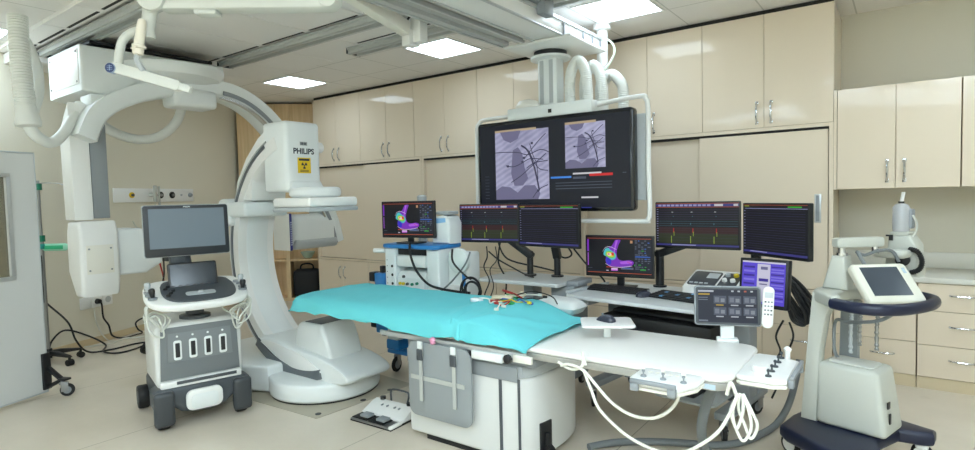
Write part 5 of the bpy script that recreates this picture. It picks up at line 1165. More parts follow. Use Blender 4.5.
tag(g.build('floor_cable', mat('pale floor cable', (206, 204, 194), 0.5)), 'pale white cable lying along the left wall skirting', 'cable')
# wheeled stool/stand base peeking out at left of the ultrasound machine
t = thing('equipment_stand', 'dark stand base and pole partly hidden behind the ultrasound machine', 'stand', (-6.20, 2.82, 0))
for k in range(5):
    a = math.radians(200 + 72 * k); T = Matrix.Rotation(a, 4, 'Z')
    g = MB(); g.prism([(0.02, 0.09), (0.02, 0.14), (0.30, 0.11), (0.32, 0.095), (0.28, 0.085)], 'y', -0.022, 0.022, 0.008, T=T); lg = g.build('leg', BLACK, t)
    g = MB(); p = T @ Vector((0.30, 0, 0.042)); q = T.to_3x3() @ Vector((0, 1, 0)); g.cyl(p - q * 0.022, p + q * 0.022, 0.042, n=18); g.cyl(p + Vector((0, 0, 0.03)), p + Vector((0, 0, 0.07)), 0.014, n=10); g.build('castor', BLACKR, lg)
g = MB(); g.cyl((0, 0, 0.08), (0, 0, 1.05), 0.022, n=14); g.build('pole', STEEL, t)
g = MB(); g.box((-0.10, -0.09, 0.92), (0.10, 0.06, 1.06), 0.012); g.build('monitor_box', GREYD, t)
g = MB(); g.tube([(-0.06, -0.1, 1.0), (0.02, -0.12, 0.9), (0.06, -0.11, 0.75), (0.02, -0.1, 0.6), (0.04, -0.06, 0.4)], 0.008, 8, 6, m=0); g.build('cable', RED, t)
g = MB(); g.tube([(0.06, -0.1, 1.0), (0.10, -0.12, 0.8), (0.03, -0.11, 0.66), (0.08, -0.08, 0.45)], 0.008, 8, 6); g.build('cable', CABLEB, t)

# ================================================================== SCREENS ON THE DESKS
BEZ = mat('black bezel', (20, 21, 24), 0.35)
S_BG = glow('trace screen black', (10, 9, 16), 0.8); S_LINE = glow('trace line violet', (70, 62, 104), 0.8); S_LINE2 = glow('trace line dim', (62, 58, 78), 0.8)
S_BAR = glow('tool bar lavender', (158, 158, 206), 0.8); S_BARD = glow('tool bar blue', (58, 56, 130), 0.8); S_ORNG = glow('orange rule', (190, 90, 60), 0.8)
S_RED = glow('trace red', (190, 36, 30), 0.9); S_GRN = glow('trace green', (150, 176, 50), 0.9); S_WHT = glow('screen white', (206, 208, 214), 0.8); S_CYAN = glow('trace teal', (60, 110, 130), 0.8); S_LIME = glow('banner green', (60, 190, 50), 0.9); S_DRED = glow('dark red band', (52, 18, 20), 0.8); S_DGRN = glow('dark green band', (40, 48, 22), 0.8)
MATS = [S_BG, S_LINE, S_LINE2, S_BAR, S_BARD, S_ORNG, S_RED, S_GRN, S_WHT, S_CYAN, S_LIME, S_DRED, S_DGRN]
def screen_rects(g, T, W, H, rects):
    for (u0, v0, u1, v1, mi, k) in rects:
        z = 0.0006 + 0.0003 * k
        g.add([T @ Vector((W * (u - 0.5), H * (0.5 - v), z)) for u, v in ((u0, v1), (u1, v1), (u1, v0), (u0, v0))], [(0, 1, 2, 3)], mi, False)
def traces_a(g, T, W, H):
    R = [(0, 0, 1, 1, 0, 0), (0, 0.012, 1, 0.022, 5, 1), (0, 0.03, 1, 0.085, 4, 1)]
    for k in range(12): R.append((0.03 + k * 0.055, 0.036, 0.07 + k * 0.055, 0.078, 3, 2))
    R += [(0.72, 0.034, 0.82, 0.08, 8, 2), (0.94, 0.034, 0.99, 0.08, 8, 2), (0, 0.095, 1, 0.105, 5, 1)]
    for k in range(8): R.append((0.04, 0.16 + k * 0.052, 0.99, 0.165 + k * 0.052, 1 if k < 5 else 9, 1))
    R += [(0.03, 0.56, 0.99, 0.70, 11, 1), (0.03, 0.70, 0.99, 0.93, 12, 1)]
    for k in range(5): R.append((0.04, 0.585 + k * 0.026, 0.99, 0.588 + k * 0.026, 11 if k % 2 else 2, 2))
    for k in range(6): R.append((0.04, 0.72 + k * 0.036, 0.99, 0.724 + k * 0.036, 12 if k % 2 else 2, 2))
    for k in range(14): R.append((0.008, 0.14 + k * 0.056, 0.028, 0.152 + k * 0.056, 3, 1))
    for c in (0.22, 0.46, 0.74):
        R += [(c, 0.58, c + 0.008, 0.68, 6, 3), (c + 0.006, 0.66, c + 0.012, 0.76, 7, 3), (c - 0.028, 0.76, c - 0.021, 0.92, 7, 3), (c - 0.022, 0.205, c, 0.218, 8, 3), (c - 0.004, 0.30, c + 0.004, 0.32, 9, 3), (c - 0.03, 0.46, c - 0.02, 0.50, 9, 3)]
    R += [(0, 0.945, 1, 0.985, 4, 1), (0.2, 0.955, 0.5, 0.975, 3, 2)]
    screen_rects(g, T, W, H, R)
def traces_b(g, T, W, H):
    R = [(0, 0, 1, 1, 0, 0), (0, 0.012, 1, 0.02, 5, 1), (0.02, 0.03, 0.10, 0.045, 7, 1), (0.72, 0.04, 0.92, 0.062, 10, 1), (0.03, 0.08, 1, 0.09, 3, 1)]
    for k in range(17): R.append((0.05, 0.13 + k * 0.048, 0.97, 0.1355 + k * 0.048, 1 if k % 3 else 2, 1))
    for k in range(13): R.append((0.012, 0.13 + k * 0.062, 0.034, 0.142 + k * 0.062, 3, 1))
    R += [(0.0, 0.945, 1, 0.99, 4, 1), (0.12, 0.955, 0.40, 0.97, 3, 2)]
    screen_rects(g, T, W, H, R)
MAPM = [S_BG, glow('map purple', (122, 44, 190), 0.85), glow('map violet light', (176, 96, 226), 0.85), glow('map blue', (52, 44, 200), 0.85), glow('map cyan', (70, 190, 200), 0.9), glow('map green', (110, 200, 90), 0.9), glow('map yellow', (226, 214, 70), 0.9), glow('map red', (212, 52, 44), 0.9), glow('map white', (220, 206, 230), 0.9), glow('panel text', (92, 98, 116), 0.8), glow('panel blue', (50, 100, 190), 0.8), glow('panel green', (50, 150, 60), 0.8), S_ORNG, glow('panel ground', (30, 32, 44), 0.8), glow('map pink tag', (200, 110, 220), 0.9), glow('skin icon', (200, 150, 110), 0.8)]
def cardiac_map(g, T, W, H):
    R = [(0, 0, 1, 1, 0, 0), (0.02, 0.045, 0.98, 0.058, 12, 1), (0.02, 0.95, 0.98, 0.965, 12, 1), (0.735, 0.07, 0.985, 0.93, 13, 1), (0.013, 0.08, 0.04, 0.40, 1, 1), (0.02, 0.44, 0.032, 0.78, 2, 1), (0.025, 0.90, 0.98, 0.93, 13, 1)]
    rnd = random.Random(3)
    for k in range(15):
        for j in range(5):
            x = 0.745 + j * 0.046; 
            if rnd.random() < 0.75: R.append((x, 0.09 + k * 0.052, x + rnd.uniform(0.018, 0.042), 0.115 + k * 0.052, 10 if rnd.random() < 0.12 else (11 if rnd.random() < 0.06 else 9), 2))
    R += [(0.76, 0.50, 0.93, 0.53, 10, 3), (0.82, 0.83, 0.90, 0.87, 11, 3), (0.385, 0.83, 0.485, 0.90, 14, 2), (0.39, 0.835, 0.48, 0.865, 8, 3), (0.53, 0.80, 0.72, 0.86, 9, 2), (0.55, 0.81, 0.68, 0.83, 10, 3), (0.31, 0.80, 0.56, 0.815, 7, 2), (0.31, 0.89, 0.345, 0.91, 8, 2), (0.02, 0.84, 0.09, 0.85, 9, 1), (0.675, 0.10, 0.71, 0.17, 15, 2), (0.73, 0.72, 0.745, 0.76, 11, 3)]
    screen_rects(g, T, W, H, R)
    def blob(pl, mi, k, sub=4):
        P = [p for p in spline([(a, b_, 0) for a, b_ in pl + pl[:1]], sub)][:-1]
        g.add([T @ Vector((W * (p.x - 0.5), H * (0.5 - p.y), 0.0006 + 0.0003 * k)) for p in P], [tuple(range(len(P)))], mi, False)
    blob([(0.45, 0.09), (0.53, 0.09), (0.50, 0.22), (0.47, 0.42), (0.49, 0.58), (0.56, 0.63), (0.67, 0.61), (0.725, 0.66), (0.70, 0.74), (0.60, 0.79), (0.44, 0.79), (0.34, 0.76), (0.30, 0.64), (0.33, 0.45), (0.35, 0.30), (0.40, 0.24)], 1, 2)
    blob([(0.46, 0.10), (0.49, 0.10), (0.465, 0.26), (0.435, 0.44), (0.43, 0.36)], 2, 3); blob([(0.52, 0.66), (0.64, 0.63), (0.705, 0.67), (0.66, 0.70), (0.54, 0.72)], 2, 3)
    blob([(0.31, 0.56), (0.38, 0.58), (0.385, 0.72), (0.34, 0.74), (0.305, 0.66)], 3, 4)
    blob([(0.29, 0.34), (0.34, 0.30), (0.38, 0.36), (0.45, 0.44), (0.46, 0.56), (0.40, 0.62), (0.33, 0.54), (0.27, 0.48)], 4, 4)
    blob([(0.31, 0.40), (0.37, 0.38), (0.44, 0.46), (0.44, 0.55), (0.37, 0.57), (0.30, 0.50)], 5, 5)
    blob([(0.32, 0.42), (0.38, 0.42), (0.43, 0.48), (0.41, 0.53), (0.33, 0.51)], 6, 6); blob([(0.33, 0.45), (0.37, 0.44), (0.39, 0.49), (0.34, 0.50)], 8, 7); blob([(0.39, 0.43), (0.425, 0.42), (0.43, 0.50), (0.40, 0.50)], 7, 7); blob([(0.335, 0.455), (0.36, 0.45), (0.365, 0.475), (0.34, 0.48)], 7, 8)
    for (a, c) in ((0.66, 0.68), (0.69, 0.70), (0.64, 0.66)): blob([(a - 0.008, c), (a, c - 0.012), (a + 0.008, c), (a, c + 0.012)], 7, 9)
    for ring in ([(0.26, 0.40), (0.30, 0.30), (0.37, 0.27), (0.47, 0.34)], [(0.30, 0.72), (0.40, 0.80), (0.55, 0.80), (0.70, 0.76)]):
        P = spline([(a, b_, 0) for a, b_ in ring], 5)
        for i in range(len(P) - 1):
            q = [(P[i].x, P[i].y - 0.006), (P[i + 1].x, P[i + 1].y - 0.006), (P[i + 1].x, P[i + 1].y + 0.006), (P[i].x, P[i].y + 0.006)]
            g.add([T @ Vector((W * (a - 0.5), H * (0.5 - b_), 0.0006 + 0.0003 * 10)) for a, b_ in q], [(0, 1, 2, 3)], 8, False)
def flat_monitor(label, c, rz, w, h, kind, base, mats, stand='desk', tilt=0.0, group=None, casing=0.03, bez=0.008, chin=0.016, lift=-0.02):
    """root at `base` (point it stands on); c: centre of the screen, world"""
    t = thing('flat_monitor', label, 'monitor', base, rz, group)
    Rm = Matrix.Rotation(math.radians(-rz), 3, 'Z'); l = Rm @ (Vector(c) - Vector(base))
    T = frame(tuple(l), (1, 0, 0), (0, tilt, 1))
    g = MB(); g.prism(rrect(-w / 2, -h / 2, w / 2, h / 2, 0.006, 2), 'z', -casing, 0.0, 0.004, T=T); cs = g.build('monitor_casing', BEZ, t)
    g = MB(); W = w - 2 * bez; H = h - bez - chin; kind(g, T @ Matrix.Translation((0, (chin - bez) / 2, 0)), W, H); g.build('screen', mats, t)
    if stand == 'desk':
        g = MB(); g.box((l.x - 0.028, l.y + 0.035, 0.012), (l.x + 0.028, l.y + 0.055, l.z), 0.004); g.box((l.x - 0.04, l.y + 0.0302, l.z - 0.05), (l.x + 0.04, l.y + 0.04, l.z + 0.05), 0.003); st = g.build('stand_neck', BLACK, t)
        g = MB(); g.box((l.x - 0.11, l.y - 0.02, 0.0), (l.x + 0.11, l.y + 0.12, 0.012), 0.004); g.build('stand_foot', BLACK, t)
    else:
        b0, hh, r = stand  # pole foot offset (local), height
        px, py = b0
        g = MB(); g.cyl((px, py, 0.0), (px, py, 0.012), 0.05, n=24); g.cyl((px, py, 0.012), (px, py, hh), r, n=16); g.build('pole', BLACK, t)
        g = MB(); a = Vector((px, py, hh - 0.03)); e = Vector((l.x, l.y + 0.05, l.z + lift)); d = e - a
        Ta = frame(tuple(a), d, Vector((0, 0, 1)) - d * (d.z / d.length_squared)); g.prism(rrect(-0.03, -0.028, d.length, 0.028, 0.02), 'z', -0.03, 0.03, 0.006, T=Ta); g.build('swing_arm', BLACK, t)
        g = MB(); g.box((l.x - 0.05, l.y + 0.0302, l.z - 0.06), (l.x + 0.05, l.y + 0.06, l.z + 0.04), 0.004); g.build('mount_plate', BLACK, t)
    return t

# ---- small grey monitor desk (left) with twin monitors
LDZ = 0.85
t = thing('monitor_desk', 'small light grey monitor desk between the blue trolley and the main desk', 'desk', (-2.37, 3.85, 0))
g = MB(); g.prism(rrect(-0.41, -0.22, 0.33, 0.24, 0.03), 'z', LDZ - 0.028, LDZ, 0.004); g.build('desk_top', mat('light grey laminate', (192, 196, 198), 0.4), t)
for (x0_, x1_) in ((-0.10, -0.01), (0.20, 0.40)):
    g = MB(); g.box((x0_, -0.02 if x0_ < 0 else -0.10, 0.125), (x1_, 0.12, LDZ - 0.0285), 0.008); g.build('leg_column', GREYM, t)
g = MB(); g.box((0.335, -0.105, LDZ - 0.027), (0.43, 0.14, LDZ + 0.01), 0.006); g.build('column_cap', GREYM, t)
g = MB(); g.box((-0.10, -0.03, 0.60), (0.39, 0.0, 0.66), 0.004); g.build('cross_bar', GREYD, t)
for s in (-0.055, 0.30):
    g = MB(); g.box((s - 0.035, -0.22, 0.10), (s + 0.035, 0.24, 0.1245), 0.006); g.build('foot_beam', GREYM, t)
    for y in (-0.19, 0.21): castor(t, s, y, 0.04, 0, h=0.0995)
flat_monitor('flat monitor showing coloured heart traces on the small grey desk, left of its twin', (-2.812, 3.84, 1.281), 7, 0.565, 0.325, traces_a, (-2.47, 3.94, LDZ + 0.001), MATS, stand=((0.0, 0.0), 0.20, 0.026), group=None)
flat_monitor('flat monitor of fine horizontal traces on the small grey desk, right of its twin', (-2.236, 3.83, 1.266), -9, 0.60, 0.335, traces_b, (-2.24, 3.98, LDZ + 0.001), MATS, stand=((0.0, 0.0), 0.20, 0.026))

# ---- main mobile desk
DZ = 0.79; DA = -8.0
DO = Vector((-1.30, 3.86, 0)); DR = Matrix.Rotation(math.radians(DA), 3, 'Z')
def dk(x, y, z): return DO + DR @ Vector((x, y, z))
t = thing('mobile_desk', 'long light grey mobile desk on castors behind the bare end of the table', 'desk', tuple(DO), DA)
g = MB(); g.prism(rrect(-0.62, -0.36, 0.57, 0.40, 0.03), 'z', DZ - 0.026, DZ, 0.005); g.build('desk_top', mat('pale grey laminate', (204, 208, 210), 0.35), t)
g = MB(); g.box((-0.63, -0.34, DZ + 0.0005), (-0.60, 0.2, DZ + 0.022), 0.006); g.build('edge_lip', GREYL, t)
g = MB(); g.box((-0.60, -0.30, DZ - 0.075), (-0.46, 0.05, DZ - 0.0265), 0.012); g.build('end_bracket', GREYL, t)
for x in (-0.44, 0.48):
    g = MB(); g.box((x - 0.05, 0.0, 0.185), (x + 0.05, 0.14, DZ - 0.0265), 0.008); g.build('leg_column', GREYM, t)
    g = MB(); g.box((x - 0.045, -0.32, 0.135), (x + 0.045, 0.36, 0.184), 0.012); g.build('foot_beam', GREYM, t)
    castor(t, x, -0.28, 0.055, 30, brake=True, h=0.1345); castor(t, x, 0.31, 0.055, -20, h=0.1345)
g = MB(); g.box((-0.38, 0.03, 0.14), (0.42, 0.09, 0.183), 0.008); g.build('cross_beam', mat('slate grey metal', (112, 120, 130), 0.45), t)
g = MB(); g.box((-0.42, -0.30, 0.55), (0.42, 0.20, 0.57), 0.004); g.build('equipment_shelf', BLACK, t)
g = MB(); g.box((-0.38, -0.26, 0.571), (0.40, 0.18, 0.67), 0.02); g.box((-0.33, -0.20, 0.671), (0.35, 0.12, 0.70), 0.02); g.build('dark_equipment_box', mat('black device', (18, 18, 20), 0.5), t)
g = MB(); g.prism(rrect(0.02, -0.30, 0.425, 0.30, 0.06), 'z', 0.1845, 0.20, 0.004); g.build('lower_shelf', GREYL, t)
t2 = thing('computer_case', 'black computer case on the low shelf of the main desk, under the table end', 'computer', tuple(dk(0.18, -0.02, 0.201)), DA)
g = MB(); g.box((-0.10, -0.22, 0), (0.10, 0.2, 0.34), 0.008); g.build('case', BLACK, t2)
g = MB(); g.box((0.03, -0.2225, 0.06), (0.06, -0.2205, 0.10)); g.build('sticker', mat('pale sticker', (176, 184, 200), 0.5), t2)
def keyboard(label, x, y, rz, w, d, keymat, accent=None):
    p = dk(x, y, DZ + 0.001); t = thing('keyboard', label, 'keyboard', tuple(p), rz)
    g = MB(); g.prism([(-d / 2, 0.0), (d / 2, 0.0), (d / 2, 0.028), (-d / 2, 0.012)], 'x', -w / 2, w / 2, 0.003); g.build('keyboard_base', BLACK, t)
    g = MB(); 
    for r in range(5):
        for c in range(15):
            xx = -w / 2 + 0.012 + c * (w - 0.024) / 15; yy = -d / 2 + 0.012 + r * (d - 0.024) / 5; zz = 0.0125 + (yy + d / 2) / d * 0.016
            g.box((xx + 0.0015, yy + 0.0015, zz), (xx + (w - 0.024) / 15 - 0.0015, yy + (d - 0.024) / 5 - 0.0015, zz + 0.006), m=1 if accent and (r * 15 + c) % 11 == 3 else 0)
    g.build('keys', [keymat, accent or keymat], t)
keyboard('long black keyboard on the main desk in front of the mapping monitor', -0.40, -0.03, DA + 2, 0.46, 0.14, mat('black key', (34, 35, 38), 0.5))
keyboard('black keyboard with blue keys set askew on the main desk, behind the touch panel', 0.11, -0.05, DA - 8, 0.42, 0.19, mat('black key', (34, 35, 38), 0.5), mat('blue key', (110, 170, 220), 0.5))
p = dk(-0.125, -0.11, DZ + 0.001); mouse('black computer mouse on the main desk between the two keyboards', tuple(p), -30, 1.2)
flat_monitor('flat monitor showing a purple heart map, standing on the main desk', (-1.735, 4.02, 1.030), 4, 0.53, 0.315, cardiac_map, tuple(dk(-0.38, 0.16, DZ + 0.001)), MAPM, chin=0.02)
flat_monitor('flat monitor showing coloured heart traces, above the main desk on an arm', (-1.205, 4.16, 1.262), -2, 0.60, 0.34, traces_a, tuple(dk(-0.24, 0.33, DZ + 0.001)), MATS, stand=((0.0, 0.0), 0.28, 0.032), lift=-0.11)
flat_monitor('turned flat monitor of fine horizontal traces at the right end of the main desk', (-0.637, 3.774, 1.258), -38.6, 0.53, 0.33, traces_b, tuple(dk(0.46, 0.32, DZ + 0.001)), MATS, stand=((0.0, 0.0), 0.36, 0.032), casing=0.035)
# stimulator console
t = thing('stimulator_console', 'white sloping console with dark panel and knobs on the main desk', 'medical device', tuple(dk(0.22, 0.25, DZ + 0.001)), DA)
g = MB(); g.prism([(-0.13, 0.0), (0.13, 0.0), (0.13, 0.145), (0.09, 0.15), (-0.13, 0.06)], 'x', -0.19, 0.19, 0.018, seg=3); cb = g.build('console_body', WHITE, t)
Ts = frame((0.0, -0.02, 0.1085), (1, 0, 0), (0, 0.22, 0.09))
g = MB(); g.prism(rrect(-0.165, -0.095, 0.03, 0.09, 0.02), 'z', -0.004, 0.0025, 0.001, T=Ts); g.prism(rrect(0.045, -0.095, 0.165, 0.09, 0.02), 'z', -0.004, 0.0025, 0.001, T=Ts); g.build('dark_panel', mat('dark console panel', (60, 63, 68), 0.4), cb)
g = MB(); g.box((-0.06, 0.0, 0.0027), (0.02, 0.07, 0.0045), 0.001, T=Ts); g.build('display', GREYL, cb)
g = MB()
for k in range(4): g.box((-0.15 + k * 0.035, -0.08, 0.0027), (-0.125 + k * 0.035, -0.065, 0.006), 0.001, T=Ts)
g.build('keys', GREYL, cb)
for (x, y, mm) in ((0.075, 0.05, GREYL), (0.13, 0.05, YELP), (0.075, -0.02, WHITE), (0.13, -0.02, WHITE)):
    g = MB(); g.lathe([(0.018, 0), (0.016, 0.016), (0.008, 0.02)], Ts @ Vector((x, y, 0.003)), (0, -0.38, 0.92), 14); g.build('knob', mm, cb)
# purple-screen monitor
PURM = [glow('violet page', (92, 74, 214), 0.85), glow('lavender band', (130, 120, 226), 0.85), glow('pale window', (206, 204, 226), 0.85), glow('dark violet line', (60, 44, 150), 0.85), glow('grey text', (110, 108, 150), 0.85)]
def purple(g, T, W, H):
    R = [(0, 0, 1, 1, 0, 0), (0.0, 0.0, 1, 0.04, 2, 1), (0.36, 0.06, 0.66, 0.95, 2, 1), (0.44, 0.12, 0.60, 0.19, 4, 2), (0.40, 0.40, 0.62, 0.47, 3, 2), (0.42, 0.52, 0.6, 0.55, 4, 2)]
    for k in range(14): R.append((0.68, 0.10 + k * 0.06, 0.97, 0.13 + k * 0.06, 1 if k % 3 else 3, 1))
    for k in range(8): R.append((0.04, 0.12 + k * 0.10, 0.30, 0.165 + k * 0.10, 1 if k % 2 else 3, 1))
    screen_rects(g, T, W, H, R)
t = flat_monitor('small black-cased monitor with a violet page behind the touch panel', (-0.665, 3.61, 0.958), -16, 0.285, 0.285, purple, tuple(dk(0.53, -0.10, DZ + 0.001)), PURM, stand=((0.0, 0.10), 0.16, 0.02), casing=0.045, bez=0.016, chin=0.022, tilt=0.10)
g = MB()
for k in range(6):
    o = Vector((0.008 * (k % 3), 0.012 * (k // 3), 0.006 * k))
    g.tube([tuple(Vector(p) + o * s) for p, s in (((-0.63, 3.72, 1.0), 1), ((-0.56, 3.74, 0.96), 1), ((-0.51, 3.76, 0.86), 2), ((-0.465, 3.77, 0.76), 2.4), ((-0.475, 3.78, 0.70), 2.2), ((-0.53, 3.78, 0.72), 2), ((-0.555, 3.76, 0.80), 1.4), ((-0.61, 3.74, 0.90), 1))], 0.011, 8, 6)
tag(g.build('cable_bunch', CABLEB), 'bunch of looped black cables hanging beside the small violet monitor', 'cable')
g = MB(); g.tube([(-0.58, 3.76, 0.72), (-0.62, 3.76, 0.62), (-0.60, 3.78, 0.52), (-0.66, 3.80, 0.44), (-0.72, 3.80, 0.40)], 0.006, 8, 6); g.tube([(-0.55, 3.77, 0.71), (-0.53, 3.78, 0.62), (-0.57, 3.80, 0.50), (-0.60, 3.84, 0.36), (-0.66, 3.86, 0.20)], 0.006, 8, 6)
tag(g.build('thin_cable', CABLEB), 'thin black cables trailing down from the cable bunch beside the desk end', 'cable')
g = MB(); g.tube([(-2.20, 3.98, 1.15), (-2.12, 4.0, 1.04), (-2.2, 4.02, 1.0), (-2.3, 4.0, 1.06)], 0.007, 8, 6); g.tube([(-2.75, 3.88, 1.14), (-2.68, 3.92, 0.98), (-2.45, 4.08, 0.90), (-2.30, 4.14, 0.862)], 0.007, 8, 6); g.tube([(-2.72, 3.88, 1.14), (-2.76, 3.9, 0.95), (-2.70, 3.92, 0.80), (-2.72, 3.92, 0.62)], 0.007, 8, 6); g.tube([(-2.12, 4.0, 1.10), (-2.02, 4.06, 0.95), (-1.90, 4.12, 0.82), (-1.86, 4.14, 0.62), (-1.8, 4.2, 0.5)], 0.007, 8, 6)
tag(g.build('monitor_cable', CABLEB), 'black cables dangling behind the twin monitors on the small grey desk', 'cable')

# ================================================================== BLUE-TOPPED EQUIPMENT TROLLEY
t = thing('equipment_trolley', 'white medical equipment trolley with blue top, behind the turquoise drape', 'trolley', (-3.295, 3.66, 0))
g = MB(); g.prism(rrect(-0.36, -0.26, 0.28, 0.10, 0.06), 'z', 1.085, 1.12, 0.012, seg=3); g.build('blue_top', BLUE, t, label='blue top shelf')
g = MB(); g.prism([(-0.335, 0.20), (-0.335, 1.084), (-0.205, 1.084), (-0.215, 0.6), (-0.20, 0.20)], 'y', -0.235, 0.08, 0.015, seg=3); lp = g.build('side_column', WHITE2, t)
g = MB()
for k in range(3): g.cyl((-0.245, -0.2355, 0.93 - k * 0.075), (-0.245, -0.239, 0.93 - k * 0.075), 0.012, n=12)
for k in range(6): g.cyl((-0.305, -0.2355, 0.98 - k * 0.05), (-0.305, -0.2375, 0.98 - k * 0.05), 0.004, n=8)
g.build('screw_holes', BLACK, lp)
g = MB(); g.prism([(0.14, 0.20), (0.13, 1.084), (0.27, 1.084), (0.27, 0.20)], 'y', -0.22, 0.08, 0.02, seg=3); g.build('side_column', WHITE2, t)
g = MB(); g.box((-0.204, 0.055, 0.2), (0.129, 0.075, 1.084)); g.build('back_panel', GREYM, t)
g = MB(); g.box((-0.204, -0.20, 1.03), (0.129, 0.05, 1.084)); g.build('dark_slot', BLACK, t)
g = MB(); g.box((-0.20, -0.225, 0.93), (0.128, 0.05, 1.028), 0.008); g.build('drawer', WHITE, t)
g = MB(); g.prism([(-0.24, 0.62), (-0.24, 0.84), (-0.20, 0.89), (0.05, 0.90), (0.05, 0.62)], 'x', -0.19, 0.125, 0.012, seg=3); dv = g.build('amplifier_box', WHITE2, t)
for (x, z, mm) in ((-0.145, 0.79, YELP), (-0.105, 0.79, YELP), (-0.145, 0.73, YELP), (-0.105, 0.73, YELP), (-0.06, 0.79, GREYD), (-0.005, 0.79, GREEN), (0.05, 0.80, GREEN), (-0.10, 0.85, GREYD), (0.0, 0.70, BLACK), (0.05, 0.68, GREEN), (0.09, 0.68, GREEN), (-0.10, 0.67, GREEN)):
    g = MB(); g.cyl((x, -0.2405, z), (x, -0.256, z), 0.012, n=14); g.build('port', mm, dv)
g = MB(); g.box((-0.05, -0.28, 0.70), (0.02, -0.2405, 0.725), 0.006); g.box((0.03, -0.275, 0.72), (0.06, -0.2405, 0.75), 0.006); g.build('blue_connector', BLUE, dv)
g = MB(); g.box((-0.20, -0.20, 0.595), (0.128, 0.05, 0.619)); g.build('shelf', WHITE2, t)
g = MB(); g.box((-0.34, -0.24, 0.165), (0.28, 0.10, 0.199), 0.012); g.build('blue_base', BLUE, t, label='blue base plate')
g = MB(); g.box((-0.342, -0.246, 0.20), (-0.19, 0.09, 0.29), 0.015); g.build('blue_skirt', BLUE, lp, label='blue foot cover of the left column')
for (x, y, a) in ((-0.27, -0.18, 10), (0.22, -0.18, -20), (-0.27, 0.06, 30), (0.22, 0.06, 0)): castor(t, x, y, 0.065, a, h=0.164)
g = MB(); g.cyl((-0.36, -0.20, 1.055), (-0.47, -0.23, 1.055), 0.02, n=16); g.build('push_handle', WHITE, t)
g = MB(); g.box((-0.425, -0.215, 0.30), (-0.385, -0.175, 0.92), 0.006); hb = g.build('accessory_rail', BLACK, t)
for z in (0.81, 0.40):
    g = MB(); g.box((-0.46, -0.25, z - 0.07), (-0.345, -0.15, z + 0.05), 0.012); g.build('rail_clamp', BLUE, hb, label='blue clamp on the black rail')
    g = MB(); g.box((-0.53, -0.25, z - 0.03), (-0.461, -0.16, z + 0.055), 0.012); g.build('clamp_knob', BLACK, hb)
# items fixed to the right side
g = MB(); g.box((0.281, -0.12, 0.62), (0.48, 0.06, 1.06), 0.02, seg=3); sd = g.build('side_unit', WHITE2, t)
g = MB(); g.lathe([(0.085, 0), (0.10, 0.015), (0.10, 0.05), (0.08, 0.06), (0.03, 0.065)], (0.43, -0.121, 1.0), (0, -1, 0), 28); g.build('cable_reel', mat('clear white plastic', (220, 226, 226), 0.2), sd)
g = MB(); g.box((0.43, -0.124, 0.72), (0.465, -0.1205, 0.89), 0.002); g.build('blue_stripe', BLUE, sd)
g = MB(); g.box((0.33, -0.24, 0.72), (0.45, -0.125, 0.80), 0.01); g.build('connector_box', WHITE, sd)
g = MB(); g.box((0.281, -0.24, 0.66), (0.48, -0.125, 0.69), 0.006); g.build('small_shelf', GREYL, sd)
# generator on the trolley
t = thing('ablation_generator', 'rounded white medical generator on the blue trolley top beside its monitor', 'medical device', (-3.075, 3.675, 1.121))
g = MB(); g.prism([(-0.14, 0.0), (0.05, 0.0), (0.055, 0.17), (0.03, 0.225), (-0.02, 0.24), (-0.10, 0.225), (-0.14, 0.15)], 'y', -0.10, 0.08, 0.025, seg=4); gb = g.build('generator_body', WHITE2, t)
g = MB(); g.prism([(-0.125, 0.165), (0.02, 0.18), (0.02, 0.215), (-0.095, 0.212)], 'y', -0.104, -0.1005, 0.001); g.build('blue_band', mat('pale blue band', (130, 178, 220), 0.4), gb)
g = MB(); g.box((-0.11, -0.08, 0.2405), (0.03, 0.07, 0.27), 0.02, seg=3); g.build('top_lid', GREYL, gb)
t2 = thing('suction_bottle', 'short white cylinder with grey cap behind the mapping monitor on the trolley', 'bottle', (-3.42, 3.69, 1.121))
g = MB(); g.cyl((0, 0, 0), (0, 0, 0.36), 0.04, n=20); g.build('cylinder', WHITE, t2)
g = MB(); g.lathe([(0.042, 0), (0.042, 0.04), (0.03, 0.05)], (0, 0, 0.361)); g.build('cap', GREYL, t2)
flat_monitor('flat monitor showing a purple heart map, standing on the blue trolley', (-3.405, 3.49, 1.327), 10, 0.535, 0.312, cardiac_map, (-3.36, 3.55, 1.121), MAPM, chin=0.016)
g = MB()
g.tube([(-3.30, 3.40, 1.14), (-3.27, 3.37, 1.05), (-3.20, 3.36, 0.92), (-3.08, 3.36, 0.82), (-2.95, 3.36, 0.79), (-2.80, 3.38, 0.775), (-2.68, 3.40, 0.77)], 0.010, 8, 6)
tag(g.build('monitor_cable', CABLEB), 'black cable hanging in a curve from the monitor across the blue trolley front', 'cable')
g = MB()
for k in range(4):
    c = Vector((-2.66 + 0.02 * k, 3.385 - 0.008 * k, 0.79 + 0.02 * (k % 2))); r = 0.10 - 0.012 * k
    g.tube([tuple(c + Vector((r * math.cos(a), -0.01 * k, r * math.sin(a)))) for a in [2 * PI * i / 10 for i in range(11)]], 0.007, 8, 4)
g.tube([(-2.86, 3.42, 1.10), (-2.84, 3.40, 1.0), (-2.72, 3.40, 0.90), (-2.66, 3.39, 0.88)], 0.008, 8, 6); g.tube([(-2.6, 3.39, 0.72), (-2.52, 3.40, 0.66), (-2.45, 3.42, 0.62), (-2.42, 3.44, 0.45)], 0.008, 8, 6)
tag(g.build('cable_coil', CABLEB), 'coil of black cables beside the right side of the blue trolley', 'cable')
